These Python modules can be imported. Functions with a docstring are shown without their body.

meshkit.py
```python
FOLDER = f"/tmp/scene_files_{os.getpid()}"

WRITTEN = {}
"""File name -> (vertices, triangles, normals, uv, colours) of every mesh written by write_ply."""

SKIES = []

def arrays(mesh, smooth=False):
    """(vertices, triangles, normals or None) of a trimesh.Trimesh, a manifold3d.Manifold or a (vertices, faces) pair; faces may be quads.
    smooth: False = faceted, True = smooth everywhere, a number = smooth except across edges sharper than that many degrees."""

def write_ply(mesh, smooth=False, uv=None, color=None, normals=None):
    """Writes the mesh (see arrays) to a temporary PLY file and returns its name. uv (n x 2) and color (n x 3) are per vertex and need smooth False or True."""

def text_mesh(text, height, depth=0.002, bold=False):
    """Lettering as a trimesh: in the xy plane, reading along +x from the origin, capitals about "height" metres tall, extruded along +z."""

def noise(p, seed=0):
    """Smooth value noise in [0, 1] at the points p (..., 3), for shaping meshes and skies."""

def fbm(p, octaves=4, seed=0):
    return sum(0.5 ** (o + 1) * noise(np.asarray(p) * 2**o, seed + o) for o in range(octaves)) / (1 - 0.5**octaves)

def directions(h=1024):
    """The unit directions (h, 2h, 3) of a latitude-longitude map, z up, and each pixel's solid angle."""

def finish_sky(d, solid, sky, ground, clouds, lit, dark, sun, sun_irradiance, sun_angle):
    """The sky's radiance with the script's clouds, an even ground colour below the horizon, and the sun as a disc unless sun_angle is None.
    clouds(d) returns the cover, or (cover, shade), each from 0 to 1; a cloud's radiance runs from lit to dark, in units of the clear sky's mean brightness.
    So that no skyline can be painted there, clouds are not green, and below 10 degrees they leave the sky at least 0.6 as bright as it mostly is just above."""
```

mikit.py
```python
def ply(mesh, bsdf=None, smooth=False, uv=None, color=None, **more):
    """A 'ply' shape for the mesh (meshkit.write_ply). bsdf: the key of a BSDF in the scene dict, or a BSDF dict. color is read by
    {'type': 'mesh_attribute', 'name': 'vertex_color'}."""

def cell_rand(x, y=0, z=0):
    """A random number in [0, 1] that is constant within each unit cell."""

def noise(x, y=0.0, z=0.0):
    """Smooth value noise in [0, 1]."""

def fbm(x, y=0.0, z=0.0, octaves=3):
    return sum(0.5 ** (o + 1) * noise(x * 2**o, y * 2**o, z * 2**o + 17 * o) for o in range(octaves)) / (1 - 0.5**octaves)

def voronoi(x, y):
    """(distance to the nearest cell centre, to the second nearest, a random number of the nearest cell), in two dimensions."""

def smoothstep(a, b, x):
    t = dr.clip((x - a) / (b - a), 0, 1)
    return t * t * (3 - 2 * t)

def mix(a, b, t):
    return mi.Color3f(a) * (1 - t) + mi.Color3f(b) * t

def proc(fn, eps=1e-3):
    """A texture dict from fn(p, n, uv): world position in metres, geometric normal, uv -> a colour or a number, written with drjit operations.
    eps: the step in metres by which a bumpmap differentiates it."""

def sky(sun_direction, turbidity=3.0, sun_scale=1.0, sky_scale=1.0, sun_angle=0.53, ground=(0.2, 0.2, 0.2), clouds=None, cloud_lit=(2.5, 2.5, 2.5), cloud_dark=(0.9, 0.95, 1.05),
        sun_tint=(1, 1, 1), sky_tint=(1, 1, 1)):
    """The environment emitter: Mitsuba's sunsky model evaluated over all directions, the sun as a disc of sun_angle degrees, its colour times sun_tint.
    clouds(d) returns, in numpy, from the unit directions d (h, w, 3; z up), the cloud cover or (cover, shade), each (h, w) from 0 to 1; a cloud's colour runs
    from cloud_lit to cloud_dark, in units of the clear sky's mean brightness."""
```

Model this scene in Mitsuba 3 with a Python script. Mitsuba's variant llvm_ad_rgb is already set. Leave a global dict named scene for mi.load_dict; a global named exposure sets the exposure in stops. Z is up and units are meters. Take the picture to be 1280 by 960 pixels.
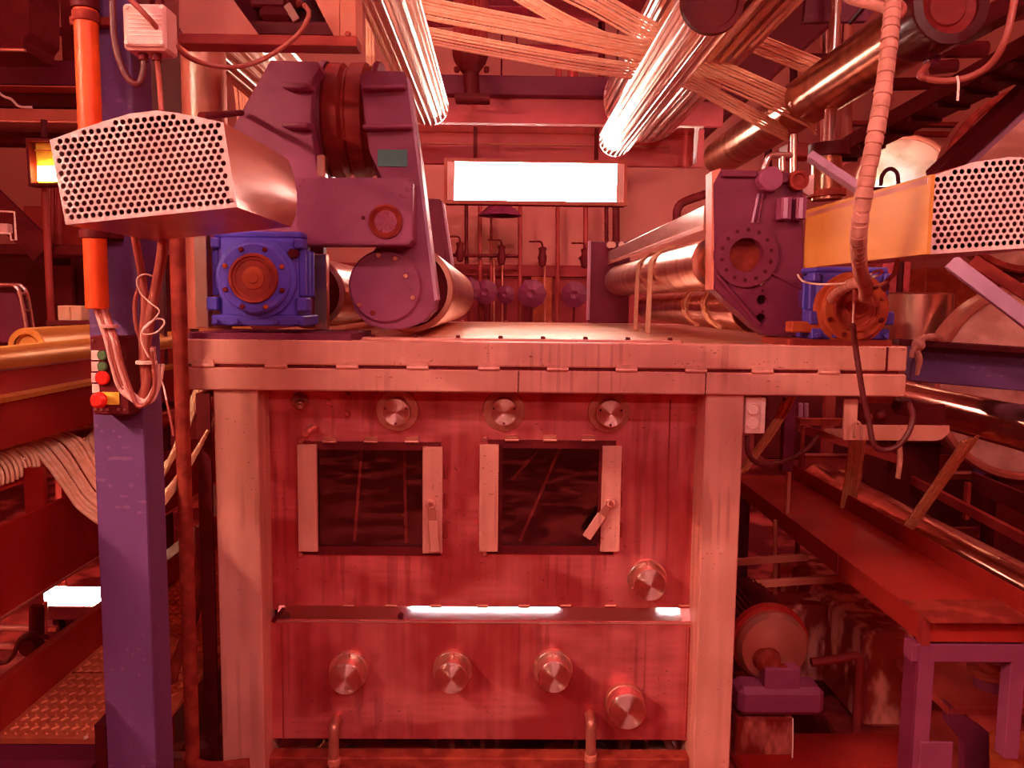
import math, random
import numpy as np, trimesh, mitsuba as mi, drjit as dr, mikit
from shapely.geometry import Polygon, Point, box as sbox
from shapely.ops import unary_union
from shapely import affinity

scene, labels = {}, {}
random.seed(7)
T4 = mi.ScalarTransform4f
PI = math.pi
# ---------------------------------------------------------------- camera, light, exposure
F = 1000.0
EYE = np.array([0.0, 0.0, 1.65])
PITCH, YAW, ROLL = math.radians(5.75), math.radians(0.8), math.radians(0.66)
FWD = np.array([math.sin(YAW) * math.cos(PITCH), math.cos(YAW) * math.cos(PITCH), -math.sin(PITCH)])
_r = np.cross(FWD, [0, 0, 1.0]); _r /= np.linalg.norm(_r)
_u = np.cross(_r, FWD)
UP = _u * math.cos(ROLL) - _r * math.sin(ROLL)
RIGHT = _r * math.cos(ROLL) + _u * math.sin(ROLL)
scene['camera'] = {'type': 'perspective', 'fov': math.degrees(2 * math.atan(640 / F)), 'fov_axis': 'x', 'near_clip': 0.05, 'far_clip': 60.0,
                   'to_world': T4().look_at(origin=EYE.tolist(), target=(EYE + FWD).tolist(), up=UP.tolist())}
exposure = -0.15
L_FRONT, L_ROW, L_WARM, L_SIDE, L_HIGH, L_WALL = (470, 295, 330), (380, 200, 165), (110, 60, 46), (100, 50, 46), (80, 38, 36), (260, 128, 130)
L_FAR_LEFT = (930, 600, 430)
L_CENTRE, L_LEFT, L_DISC, L_STRIP = (40, 29, 25), (30, 19, 6.5), (380, 280, 210), (80, 50, 30)

def P(u, v, Y):
    """the point at distance Y (metres ahead) that stands at this place of the photograph"""
    d = FWD + RIGHT * (u - 640) / F + UP * (480 - v) / F
    return EYE + d * (Y - EYE[1]) / d[1]
def PZ(u, v, z):
    d = FWD + RIGHT * (u - 640) / F + UP * (480 - v) / F
    return EYE + d * (z - EYE[2]) / d[2]
def XZ(u, v, Y):
    p = P(u, v, Y); return p[0], p[2]
def S(px, Y): return px * Y / F

# ---------------------------------------------------------------- entries of the scene
_count = {}
def numbered(k):
    n = _count.get(k, 0); _count[k] = n + 1
    return k if n == 0 else '%s_%03d' % (k, n)
def thing(name, label, cat, group=None):
    k = numbered(name); labels[k] = {'label': label, 'category': cat}
    if group: labels[k]['group'] = group
    return k
def add(parent, name, mesh, mat, smooth=30, label=None, kind=None):
    k = numbered(parent + '__' + name)
    scene[k] = mikit.ply(mesh, mat, smooth=smooth)
    if label or kind:
        labels[k] = {}
        if label: labels[k]['label'] = label
        if kind: labels[k]['kind'] = kind
    return k
def one(name, mesh, mat, label, cat, group=None, smooth=30, kind=None):
    k = thing(name, label, cat, group); scene[k] = mikit.ply(mesh, mat, smooth=smooth)
    if kind: labels[k]['kind'] = kind
    return k
def struct(name, mesh, mat, label=None, cat='wall', smooth=False):
    k = numbered(name); scene[k] = mikit.ply(mesh, mat, smooth=smooth)
    labels[k] = {'kind': 'structure', 'label': label, 'category': cat} if label else {'kind': 'structure'}
    return k
def lamp(parent, name, mesh, rad):
    k = numbered(parent + '__' + name)
    scene[k] = mikit.ply(mesh, 'lamp_face', emitter={'type': 'area', 'radiance': {'type': 'rgb', 'value': list(map(float, rad))}})
    return k

# ---------------------------------------------------------------- mesh helpers
cat_ = trimesh.util.concatenate
def hull(pts): return trimesh.convex.convex_hull(np.asarray(pts, float))
def bx(x0, x1, y0, y1, z0, z1, b=0.0):
    x0, x1 = min(x0, x1), max(x0, x1); y0, y1 = min(y0, y1), max(y0, y1); z0, z1 = min(z0, z1), max(z0, z1)
    if b <= 0:
        m = trimesh.creation.box((x1 - x0, y1 - y0, z1 - z0)); m.apply_translation(((x0 + x1) / 2, (y0 + y1) / 2, (z0 + z1) / 2)); return m
    b = min(b, .45 * min(x1 - x0, y1 - y0, z1 - z0)); p = []
    for X, sx in ((x0, 1), (x1, -1)):
        for Y, sy in ((y0, 1), (y1, -1)):
            for Z, sz in ((z0, 1), (z1, -1)):
                p += [(X + sx * b, Y + sy * b, Z), (X + sx * b, Y, Z + sz * b), (X, Y + sy * b, Z + sz * b)]
    return hull(p)
def rect(u0, v0, u1, v1, Y, t, b=0.0):
    """a box whose front face at distance Y covers this part of the photograph, t metres thick"""
    um, vm = (u0 + u1) / 2, (v0 + v1) / 2
    return bx(P(u0, vm, Y)[0], P(u1, vm, Y)[0], Y, Y + t, P(um, v1, Y)[2], P(um, v0, Y)[2], b)
def fix(m):
    if m.volume < 0: m.invert()
    return m
MX = np.array([[1, 0, 0, 0], [0, 0, -1, 0], [0, 1, 0, 0], [0, 0, 0, 1.0]])
def prism(poly, y0, y1, b=0.0):
    """a polygon in x, z as a solid from y0 to y1, its front edge chamfered by b"""
    poly = poly if isinstance(poly, Polygon) else Polygon(poly)
    if not poly.is_valid: poly = poly.buffer(0)
    def ex(p, a, c):
        m = trimesh.creation.extrude_polygon(p, c - a, engine='earcut'); m.apply_transform(MX); m.apply_translation((0, c, 0)); return m
    if b <= 0: return ex(poly, y0, y1)
    q = poly.buffer(-b, join_style=2)
    out = [ex(poly, y0 + b, y1)]
    if not q.is_empty and q.geom_type == 'Polygon':
        out.append(ex(poly.buffer(-b / 2, join_style=2), y0 + b * .4, y0 + b)); out.append(ex(q, y0, y0 + b * .4))
    return cat_(out)
def pp(pts, Y): return Polygon([XZ(u, v, Y) for u, v in pts])
def poly(pts, Y0, Y1, b=0.0): return prism(pp(pts, Y0), Y0, Y1, b)
def frame_of(d):
    d = np.asarray(d, float); d = d / np.linalg.norm(d)
    a = np.cross(d, [0, 0, 1.0] if abs(d[2]) < .9 else [1.0, 0, 0]); a /= np.linalg.norm(a)
    return a, np.cross(d, a), d
def lathe(prof, p0, d=(0, 1, 0), n=32):
    """revolves (radius, distance along d) about the axis through p0"""
    a, b, d = frame_of(d); prof = np.asarray(prof, float); ang = np.arange(n) * 2 * PI / n
    ring = np.cos(ang)[:, None] * a + np.sin(ang)[:, None] * b
    v = (np.asarray(p0) + prof[:, 1][:, None, None] * d + prof[:, 0][:, None, None] * ring[None]).reshape(-1, 3)
    f = []
    for i in range(len(prof) - 1):
        for j in range(n):
            k = (j + 1) % n
            f += [(i * n + j, i * n + k, (i + 1) * n + k), (i * n + j, (i + 1) * n + k, (i + 1) * n + j)]
    m = trimesh.Trimesh(v, f, process=False); m.merge_vertices(); m.update_faces(m.nondegenerate_faces()); return fix(m)
def cyl(p0, p1, r, n=20, r1=None, b=0.0):
    p0, p1 = np.asarray(p0, float), np.asarray(p1, float); L = np.linalg.norm(p1 - p0); r1 = r if r1 is None else r1
    pr = [(0, 0), (r - b, 0), (r, b), (r1, L - b), (r1 - b, L), (0, L)] if b else [(0, 0), (r, 0), (r1, L), (0, L)]
    return lathe(pr, p0, p1 - p0, n)
def ycyl(u, v, Y, r_px, t, n=32, b=.002): 
    """a round boss facing the camera's wall: front at distance Y, t thick towards the back"""
    p = P(u, v, Y); r = S(r_px, Y)
    return cyl(p, p + [0, t, 0], r, n, b=min(b, r * .3))
def smooth_path(pts, k=6):
    p = np.asarray(pts, float)
    if len(p) < 3: return p
    q = np.vstack([2 * p[0] - p[1], p, 2 * p[-1] - p[-2]]); out = []
    for i in range(1, len(q) - 2):
        for t in np.arange(k) / k:
            a, b, c, e = q[i - 1], q[i], q[i + 1], q[i + 2]
            out.append(.5 * (2 * b + (c - a) * t + (2 * a - 5 * b + 4 * c - e) * t * t + (3 * b - a - 3 * c + e) * t ** 3))
    return np.vstack([out, p[-1:]])
def tube(pts, r, n=10, k=6):
    p = smooth_path(pts, k) if k else np.asarray(pts, float)
    t = np.gradient(p, axis=0); t /= np.linalg.norm(t, axis=1, keepdims=True) + 1e-12
    a, b, _ = frame_of(t[0]); ang = np.arange(n) * 2 * PI / n; rings = []
    rr = np.broadcast_to(r, (len(p),))
    for i in range(len(p)):
        a = a - t[i] * (a @ t[i]); a /= np.linalg.norm(a); b = np.cross(t[i], a)
        rings.append(p[i] + rr[i] * (np.cos(ang)[:, None] * a + np.sin(ang)[:, None] * b))
    v = np.vstack(rings + [p[:1], p[-1:]]); f = []; m = len(p)
    for i in range(m - 1):
        for j in range(n):
            q = (j + 1) % n; f += [(i * n + j, i * n + q, (i + 1) * n + q), (i * n + j, (i + 1) * n + q, (i + 1) * n + j)]
    for j in range(n):
        q = (j + 1) % n; f += [(m * n, q, j), (m * n + 1, (m - 1) * n + j, (m - 1) * n + q)]
    return fix(trimesh.Trimesh(v, f, process=False))
def Q(*uvY): return [P(*q) for q in uvY]
def bar(p0, p1, w, h, b=0.0, up=(0, 0, 1)):
    """a square bar from p0 to p1, w across and h along up"""
    p0, p1 = np.asarray(p0, float), np.asarray(p1, float); d = p1 - p0; L = np.linalg.norm(d); d /= L
    a = np.cross(d, up); a /= np.linalg.norm(a); c = np.cross(a, d)
    m = bx(-w / 2, w / 2, 0, L, -h / 2, h / 2, b)
    M = np.eye(4); M[:3, 0], M[:3, 1], M[:3, 2], M[:3, 3] = a, d, c, p0
    m.apply_transform(M); return m
def brushed(parent, name, p, prof, n=72):
    """a turned face with its grain round the axis: rings of (radius, distance) about p"""
    ang = np.linspace(0, 2 * PI, n + 1); v, uv, f = [], [], []
    for i, (r, h) in enumerate(prof):
        for a in ang: v.append(p + np.array([math.cos(a) * r, h, math.sin(a) * r])); uv.append((i, a))
    for i in range(len(prof) - 1):
        for j in range(n): k = i * (n + 1) + j; f += [(k, k + 1, k + n + 2), (k, k + n + 2, k + n + 1)]
    k = numbered(parent + '__' + name); scene[k] = mikit.ply(trimesh.Trimesh(np.array(v), f, process=False), 'brushed_steel', smooth=False, uv=np.array(uv)); return k
def bolt(p, r, t=.006, d=(0, -1, 0)):
    return lathe([(0, t), (r * .8, t), (r, t * .7), (r, 0)], p, d, 6)
def loft(r0, r1):
    """joins two rings of equally many points, both ends closed"""
    r0, r1 = np.asarray(r0), np.asarray(r1); n = len(r0); v = np.vstack([r0, r1, [r0.mean(0)], [r1.mean(0)]]); f = []
    for j in range(n):
        k = (j + 1) % n; f += [(j, k, n + k), (j, n + k, n + j), (2 * n, k, j), (2 * n + 1, n + j, n + k)]
    return fix(trimesh.Trimesh(v, f, process=False))

# ---------------------------------------------------------------- materials
def rgb(c): return {'type': 'rgb', 'value': [float(x) for x in c]}
def mat(name, c, rough=.5, metal=0.0, spec=.5, two=True, **k):
    d = {'type': 'principled', 'base_color': c if isinstance(c, dict) else rgb(c), 'roughness': rough, 'metallic': metal, 'specular': spec, **k}
    scene[name] = {'type': 'twosided', 'bsdf': d} if two else d
def grime(c0, c1, sx=3., sy=3., sz=3., lo=.35, hi=.75, spots=None):
    """two tones mixed by cloudy noise stretched along the axes, with darker specks"""
    def fn(p, n, uv):
        t = mikit.smoothstep(lo, hi, mikit.fbm(p.x * sx, p.y * sy, p.z * sz, octaves=4))
        c = mikit.mix(c0, c1, t)
        if spots:
            q = spots[1] * 3.
            s = mikit.smoothstep(.80, .87, mikit.noise(p.x * q, p.y * q, p.z * q)) * mikit.smoothstep(.5, .62, mikit.noise(p.x * 7., p.y * 7. + 5., p.z * 7.))
            c = mikit.mix(c, spots[0], s * .35)
        return c
    return mikit.proc(fn)
def streaked(c0, c1, c2, wipe=0.0):
    """brushed sheet steel with runs down the face, wiped lighter patches and scuffs"""
    def fn(p, n, uv):
        run = mikit.fbm(p.x * 34., p.y * 34., p.z * 1.3, octaves=3)
        cloud = mikit.fbm(p.x * 5., p.y * 5., p.z * 4., octaves=4)
        c = mikit.mix(c0, c1, mikit.smoothstep(.35, .7, cloud * .65 + run * .35))
        if wipe:
            w = mikit.smoothstep(.52, .66, mikit.fbm(p.x * 3.1 + 4., 0., p.z * 6., octaves=3)) * (.55 + .45 * mikit.noise(p.x * 14., 0., p.z * 90.))
            c = mikit.mix(c, [min(1., 1.35 * a + .06) for a in c1], w * wipe)
        thin = mikit.smoothstep(.66, .74, mikit.noise(p.x * 75., p.y * 75., p.z * 2.2)) * mikit.smoothstep(.48, .66, mikit.noise(p.x * 6., p.y * 6., p.z * 4.))
        dots = mikit.smoothstep(.84, .9, mikit.noise(p.x * 150., p.y * 150., p.z * 120.)) * mikit.smoothstep(.5, .6, mikit.noise(p.x * 11., p.y * 11., p.z * 9.))
        return mikit.mix(c, c2, dr.minimum(1., thin * .3 + dots * .6))
    return mikit.proc(fn)
mat('trim_steel', streaked((.60, .215, .17), (.78, .31, .25), (.26, .04, .035)), .42, .25)
mat('panel_steel', streaked((.44, .046, .052), (.72, .17, .175), (.22, .014, .018), .45), .30, .6)
mat('brushed_steel', (.92, .58, .53), .36, 1.0, anisotropic=.95)
mat('ledge_steel', (.72, .30, .26), .05, .95)
mat('bright_steel', grime((.84, .50, .42), (.93, .64, .56), 8, 8, 8), .22, .95)
mat('cream_steel', grime((.88, .62, .48), (.95, .74, .62), 6, 2, 6), .3, .6)
mat('lid_sheet', grime((.78, .40, .26), (.88, .52, .36), 3, 3, 3), .27, .8)
mat('dull_steel', grime((.50, .15, .11), (.66, .24, .18), 6, 6, 6), .38, .7)
mat('roller_steel', grime((.72, .33, .25), (.86, .46, .36), 3, 26, 3), .24, .95)
mat('red_roller', grime((.54, .18, .13), (.66, .27, .20), 3, 20, 3), .15, .97)
mat('cast_grey', grime((.34, .07, .06), (.50, .14, .125), 12, 12, 12), .5, .2)
mat('strap_yarn', grime((.60, .20, .10), (.70, .27, .15), 60, 60, 60), .8, spec=.1)
mat('bore_red', grime((.16, .012, .010), (.24, .024, .016), 22, 22, 22), .7, spec=.1)
mat('brass_roller', grime((.46, .17, .10), (.60, .25, .15), 4, 22, 4), .22, .95)
mat('gold_paint', grime((.58, .20, .036), (.68, .27, .055), 3, 3, 14), .38, .35)
mat('guard_steel', grime((.66, .40, .38), (.88, .58, .55), 7, 7, 7), .4, .3)
mat('cowl_steel', grime((.55, .17, .13), (.72, .28, .22), 10, 3, 10), .3, .7)
mat('purple_post', grime((.115, .038, .125), (.14, .045, .145), 4, 4, 1.5, spots=((.3, .12, .2), 24.)), .5, spec=.25)
mat('purple_paint', grime((.22, .036, .085), (.27, .048, .11), 5, 5, 5, spots=((.12, .012, .015), 34.)), .48, spec=.25)
mat('purple_dark', grime((.13, .012, .034), (.165, .018, .05), 5, 5, 5, spots=((.1, .008, .01), 34.)), .5, spec=.2)
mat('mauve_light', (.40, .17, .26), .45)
mat('blue_paint', grime((.075, .042, .33), (.10, .055, .42), 6, 6, 6, spots=((.22, .03, .06), 30.)), .4, spec=.25)
mat('orange_paint', grime((.70, .055, .008), (.84, .085, .012), 6, 6, 6, spots=((.3, .02, .01), 26.)), .4, spec=.3)
mat('rust', grime((.20, .016, .012), (.32, .036, .022), 22, 22, 22), .7, spec=.15)
mat('rust_orange', grime((.36, .045, .02), (.46, .08, .03), 16, 16, 16), .6, spec=.15)
mat('dark_iron', grime((.085, .004, .006), (.125, .007, .010), 6, 6, 6), .55, spec=.12)
mat('black_iron', (.07, .003, .006), .5, spec=.12)
mat('wet_black', (.06, .003, .006), .2, spec=.3)
mat('belt_brown', grime((.17, .010, .010), (.22, .016, .014), 4, 4, 30), .5, spec=.15)
mat('red_iron', grime((.26, .020, .018), (.36, .040, .034), 5, 5, 5), .5, spec=.2)
mat('red_sheet', grime((.27, .010, .009), (.37, .024, .018), 3, 3, 3), .45, spec=.15)
mat('beam_red', grime((.58, .10, .115), (.66, .12, .135), 5, 5, 5), .5, spec=.2)
mat('salmon_iron', grime((.52, .13, .085), (.62, .17, .12), 5, 5, 5), .5)
mat('wall_plaster', grime((.52, .15, .12), (.60, .19, .15), 1.2, 1.2, 1.2), .9, spec=.1)
mat('wall_low', grime((.26, .022, .026), (.32, .034, .036), 1.5, 1.5, 1.5), .7, spec=.12)
mat('roof_dark', grime((.16, .014, .014), (.22, .025, .022), 1, 1, 1), .9, spec=.1)
mat('floor_concrete', grime((.09, .003, .004), (.34, .036, .03), 5, 5, 5, .4, .72), .7, spec=.12)
mat('dirty_concrete', grime((.18, .010, .009), (.55, .13, .10), 14, 14, 5, .45, .68), .85, spec=.12)
mat('cream_yarn', grime((.88, .52, .30), (.95, .62, .40), 60, 60, 60), .8, spec=.1)
mat('amber_yarn', grime((.86, .42, .25), (.92, .52, .34), 60, 60, 60), .8, spec=.1)
mat('tape_wrap', grime((.40, .14, .105), (.54, .20, .155), 30, 30, 30), .6, spec=.2)
mat('cable_red', (.34, .06, .045), .45)
mat('cable_black', (.10, .010, .012), .4)
mat('cable_white', (.9, .62, .56), .4)
mat('white_plastic', (.88, .55, .48), .45)
mat('box_grey', (.72, .36, .32), .5)
mat('teal_label', (.08, .17, .17), .6, spec=.2)
mat('green_button', (.075, .14, .05), .4)
mat('red_button', (.85, .02, .015), .3)
mat('yellow_plate', (.85, .50, .05), .5)
mat('pale_wood', grime((.72, .36, .22), (.80, .44, .28), 30, 4, 4), .7)
mat('disc_enamel', grime((.44, .16, .12), (.70, .34, .28), 7, 7, 7), .5, spec=.25)
mat('tread_deck', grime((.50, .10, .045), (.70, .17, .08), 9, 9, 9), .45, .3)
mat('crust', grime((.30, .025, .02), (.78, .26, .20), 16, 16, 6, .42, .66), .9, spec=.1)
mat('lamp_face', (.9, .8, .7), .6)
mat('tread_plate', grime((.62, .15, .07), (.80, .24, .11), 9, 9, 9), .4, .5)
scene['pane_glass'] = {'type': 'thindielectric', 'int_ior': 1.5}
# ---------------------------------------------------------------- the setting
XL, XR, YB, YF, ZC = -5.2, 5.6, 8.2, -3.4, 5.6
struct('floor', bx(XL, XR, YF, YB, -.1, 0), 'floor_concrete', 'dark red stained concrete shop floor', 'floor')
struct('ceiling', bx(XL, XR, YF, YB, ZC, ZC + .1), 'roof_dark', 'dark ceiling of the plant hall', 'ceiling')
zw = P(640, 331, YB)[2]
struct('wall_back', bx(XL, XR, YB, YB + .1, zw, ZC), 'wall_plaster', 'salmon plastered back wall above the dark dado', 'wall')
struct('trim_1', bx(XL, XR, YB - .02, YB + .1, 0, zw), 'wall_low', 'dark red painted dado along the back wall', 'dado')
struct('wall_left', bx(XL - .1, XL, YF, YB, 0, ZC), 'wall_plaster', 'salmon side wall left', 'wall')
struct('wall_right', bx(XR, XR + .1, YF, YB, 0, ZC), 'wall_plaster', 'salmon side wall right', 'wall')
struct('wall_front', bx(XL, XR, YF - .1, YF, 0, ZC), 'roof_dark', 'wall behind the viewer', 'wall')

# ---------------------------------------------------------------- lamps of the hall
def tube_lamp(x, y, z, w, rad, label, rr=.02, along=False):
    """a fluorescent batten under the ceiling: tray, two tubes, suspension rods; the light goes down"""
    t = thing('ceiling_lamp', label, 'ceiling lamp', 'fluorescent battens under the ceiling')
    c = np.array([x, y, z]); e = np.array([0, 1, 0]) if along else np.array([1, 0, 0])
    add(t, 'spine', bar(c - e * w / 2 + [0, 0, .04], c + e * w / 2 + [0, 0, .04], .024, .02, .004), 'dark_iron')
    for s in (-1, 1):
        q = c + e * s * w * .4; add(t, 'rod', cyl(q + [0, 0, .05], [q[0], q[1], ZC], .006, 8), 'dark_iron')
        q = c + e * s * (w / 2 - .008); add(t, 'holder', bx(q[0] - .016, q[0] + .016, q[1] - .016, q[1] + .016, z - .065, z + .04, .004), 'dark_iron')
    lamp(t, 'tube', cyl(c - e * (w / 2 - .02) - [0, 0, .045], c + e * (w / 2 - .02) - [0, 0, .045], rr, 12), rad)
tube_lamp(-.12, -.6, 3.75, 1.3, L_FRONT, 'long fluorescent batten over the aisle before the tank', .011)
tube_lamp(2.0, -.6, 3.75, 1.3, L_ROW, 'second fluorescent batten of the row over the aisle, to the right')
tube_lamp(-.2, -.9, 2.5, 1.1, L_WARM, 'warm fluorescent batten hung low over the aisle, left one')
tube_lamp(-2.75, .2, 2.95, 1.5, L_FAR_LEFT, 'strong warm fluorescent batten over the left machine aisle', .025, along=True)
tube_lamp(1.15, -.9, 2.5, 1.1, L_SIDE, 'fluorescent batten hung low over the aisle, right one')
tube_lamp(-.6, 3.2, 4.9, 2.4, L_HIGH, 'fluorescent batten high over the long tank', along=True)
tube_lamp(2.5, 3.0, 4.6, 2.4, L_HIGH, 'fluorescent batten high over the drying drums', along=True)
tube_lamp(-2.6, 3.0, 4.6, 2.4, L_HIGH, 'fluorescent batten high over the left machine', along=True)
tube_lamp(.3, 6.0, 3.12, 1.3, L_WALL, 'fluorescent batten high before the back wall')

# ---------------------------------------------------------------- the impregnating tank
YT, YE = 2.40, 5.20                      # its front and far end
t = tank = thing('impregnating_tank', 'long stainless steel tank with two dark hatches and round bearing caps', 'tank')
tx0, tx1 = P(219, 455, YT)[0], P(1133, 465, YT)[0]
z_top, z_gap1, z_gap0, z_bot = (P(640, v, YT)[2] for v in (428, 459, 463, 491))
add(t, 'lid_rim', bx(tx0, tx1, YT, YT + .06, z_gap1, z_top, .004), 'trim_steel')
add(t, 'lower_rim', bx(tx0 + .002, tx1, YT - .004, YT + .06, z_bot, z_gap0, .004), 'trim_steel')
add(t, 'rim_backing', bx(tx0 + .02, tx1 - .02, YT + .008, YT + .05, z_bot + .01, z_top - .01), 'dark_iron')
for i, u in enumerate((254, 345, 434, 522, 611, 697, 783, 870, 953, 1036)):
    p = P(u, 461 - (640 - u) * .0115, YT - .003)
    add(t, 'rim_hinge', cat_([cyl(p + [-.033, 0, 0], p + [.033, 0, 0], .0065, 10, b=.001), bx(p[0] - .031, p[0] + .031, YT - .007, YT, p[2], p[2] + .017)]), 'trim_steel')
for (u, w) in ((1107, .0022), (648, .0016), (882, .0016)): # seams of the rim
    x = P(u, 470, YT)[0]; add(t, 'rim_seam', bx(x - w, x + w, YT - .0045, YT + .003, z_bot if u < 1100 else z_gap1, (z_gap0 if u < 1100 else z_top) - .002), 'dark_iron')
# covers on top: three sheets with a seam between, small bolts along the near edge
for i, (ya, yb) in enumerate(((YT + .055, 3.05), (3.056, 4.05), (4.056, YE))):
    add(t, 'top_sheet', bx(tx0 + .01, tx1 - .01, ya, yb, z_top - .02, z_top - .004), 'lid_sheet')
x0, x1 = P(452, 424, 2.5)[0], P(852, 426, 2.5)[0]
add(t, 'cover_strip', bx(x0, x1, 2.50, 2.56, z_top - .006, z_top + .006, .002), 'trim_steel')
for i in range(8):
    x = x0 + .03 + (x1 - x0 - .06) * i / 7; add(t, 'cover_bolt', bolt((x, 2.53, z_top + .006), .008, .008, (0, 0, 1)), 'dark_iron')
for i in range(6):
    x = -.25 + i * .28; add(t, 'edge_bolt', bolt((x, YE - .1, z_top - .004), .014, .012, (0, 0, 1)), 'dull_steel')
# legs
for (ua, ub, uc, ud) in ((270, 324, 275, 329), (881, 930, 868, 913)):
    xa, xb = (P(ua, 495, 2.415)[0] + P(uc, 950, 2.415)[0]) / 2, (P(ub, 495, 2.415)[0] + P(ud, 950, 2.415)[0]) / 2
    add(t, 'leg', bx(xa, xb, 2.415, 2.58, .0, z_bot + .004, .004), 'trim_steel')
for xx in (tx0 + .12, tx1 - .5): add(t, 'leg', bx(xx, xx + .12, YE - .15, YE - .02, 0, z_top - .03, .004), 'trim_steel')
# panels of the front
YP = 2.535; YL = 2.505
px0, px1 = P(322, 700, YP)[0] - .02, P(884, 700, YP)[0] + .02
pz0, pz1 = P(640, 764, YP)[2], z_bot + .05
W1, W2 = (374, 555, 553, 691), (603, 553, 772, 690)
face = sbox(px0, pz0, px1, pz1)
for w in (W1, W2):
    a, b = XZ(w[0] + 14, w[3] - 4, YP), XZ(w[2] - 12, w[1] + 4, YP); face = face.difference(sbox(a[0], a[1], b[0], b[1]))
add(t, 'front_panel', prism(face, YP, YP + .012), 'panel_steel')
lz0 = P(640, 925, YL)[2]; lx0, lx1 = P(327, 850, YL)[0], P(874, 850, YL)[0]
add(t, 'lower_panel', bx(lx0, lx1, YL, YP, lz0, P(640, 776, YL)[2], .003), 'panel_steel')
add(t, 'belly', bx(px0 + .02, px1 - .02, 2.56, 3.0, lz0 + .02, pz0), 'dark_iron')
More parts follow.
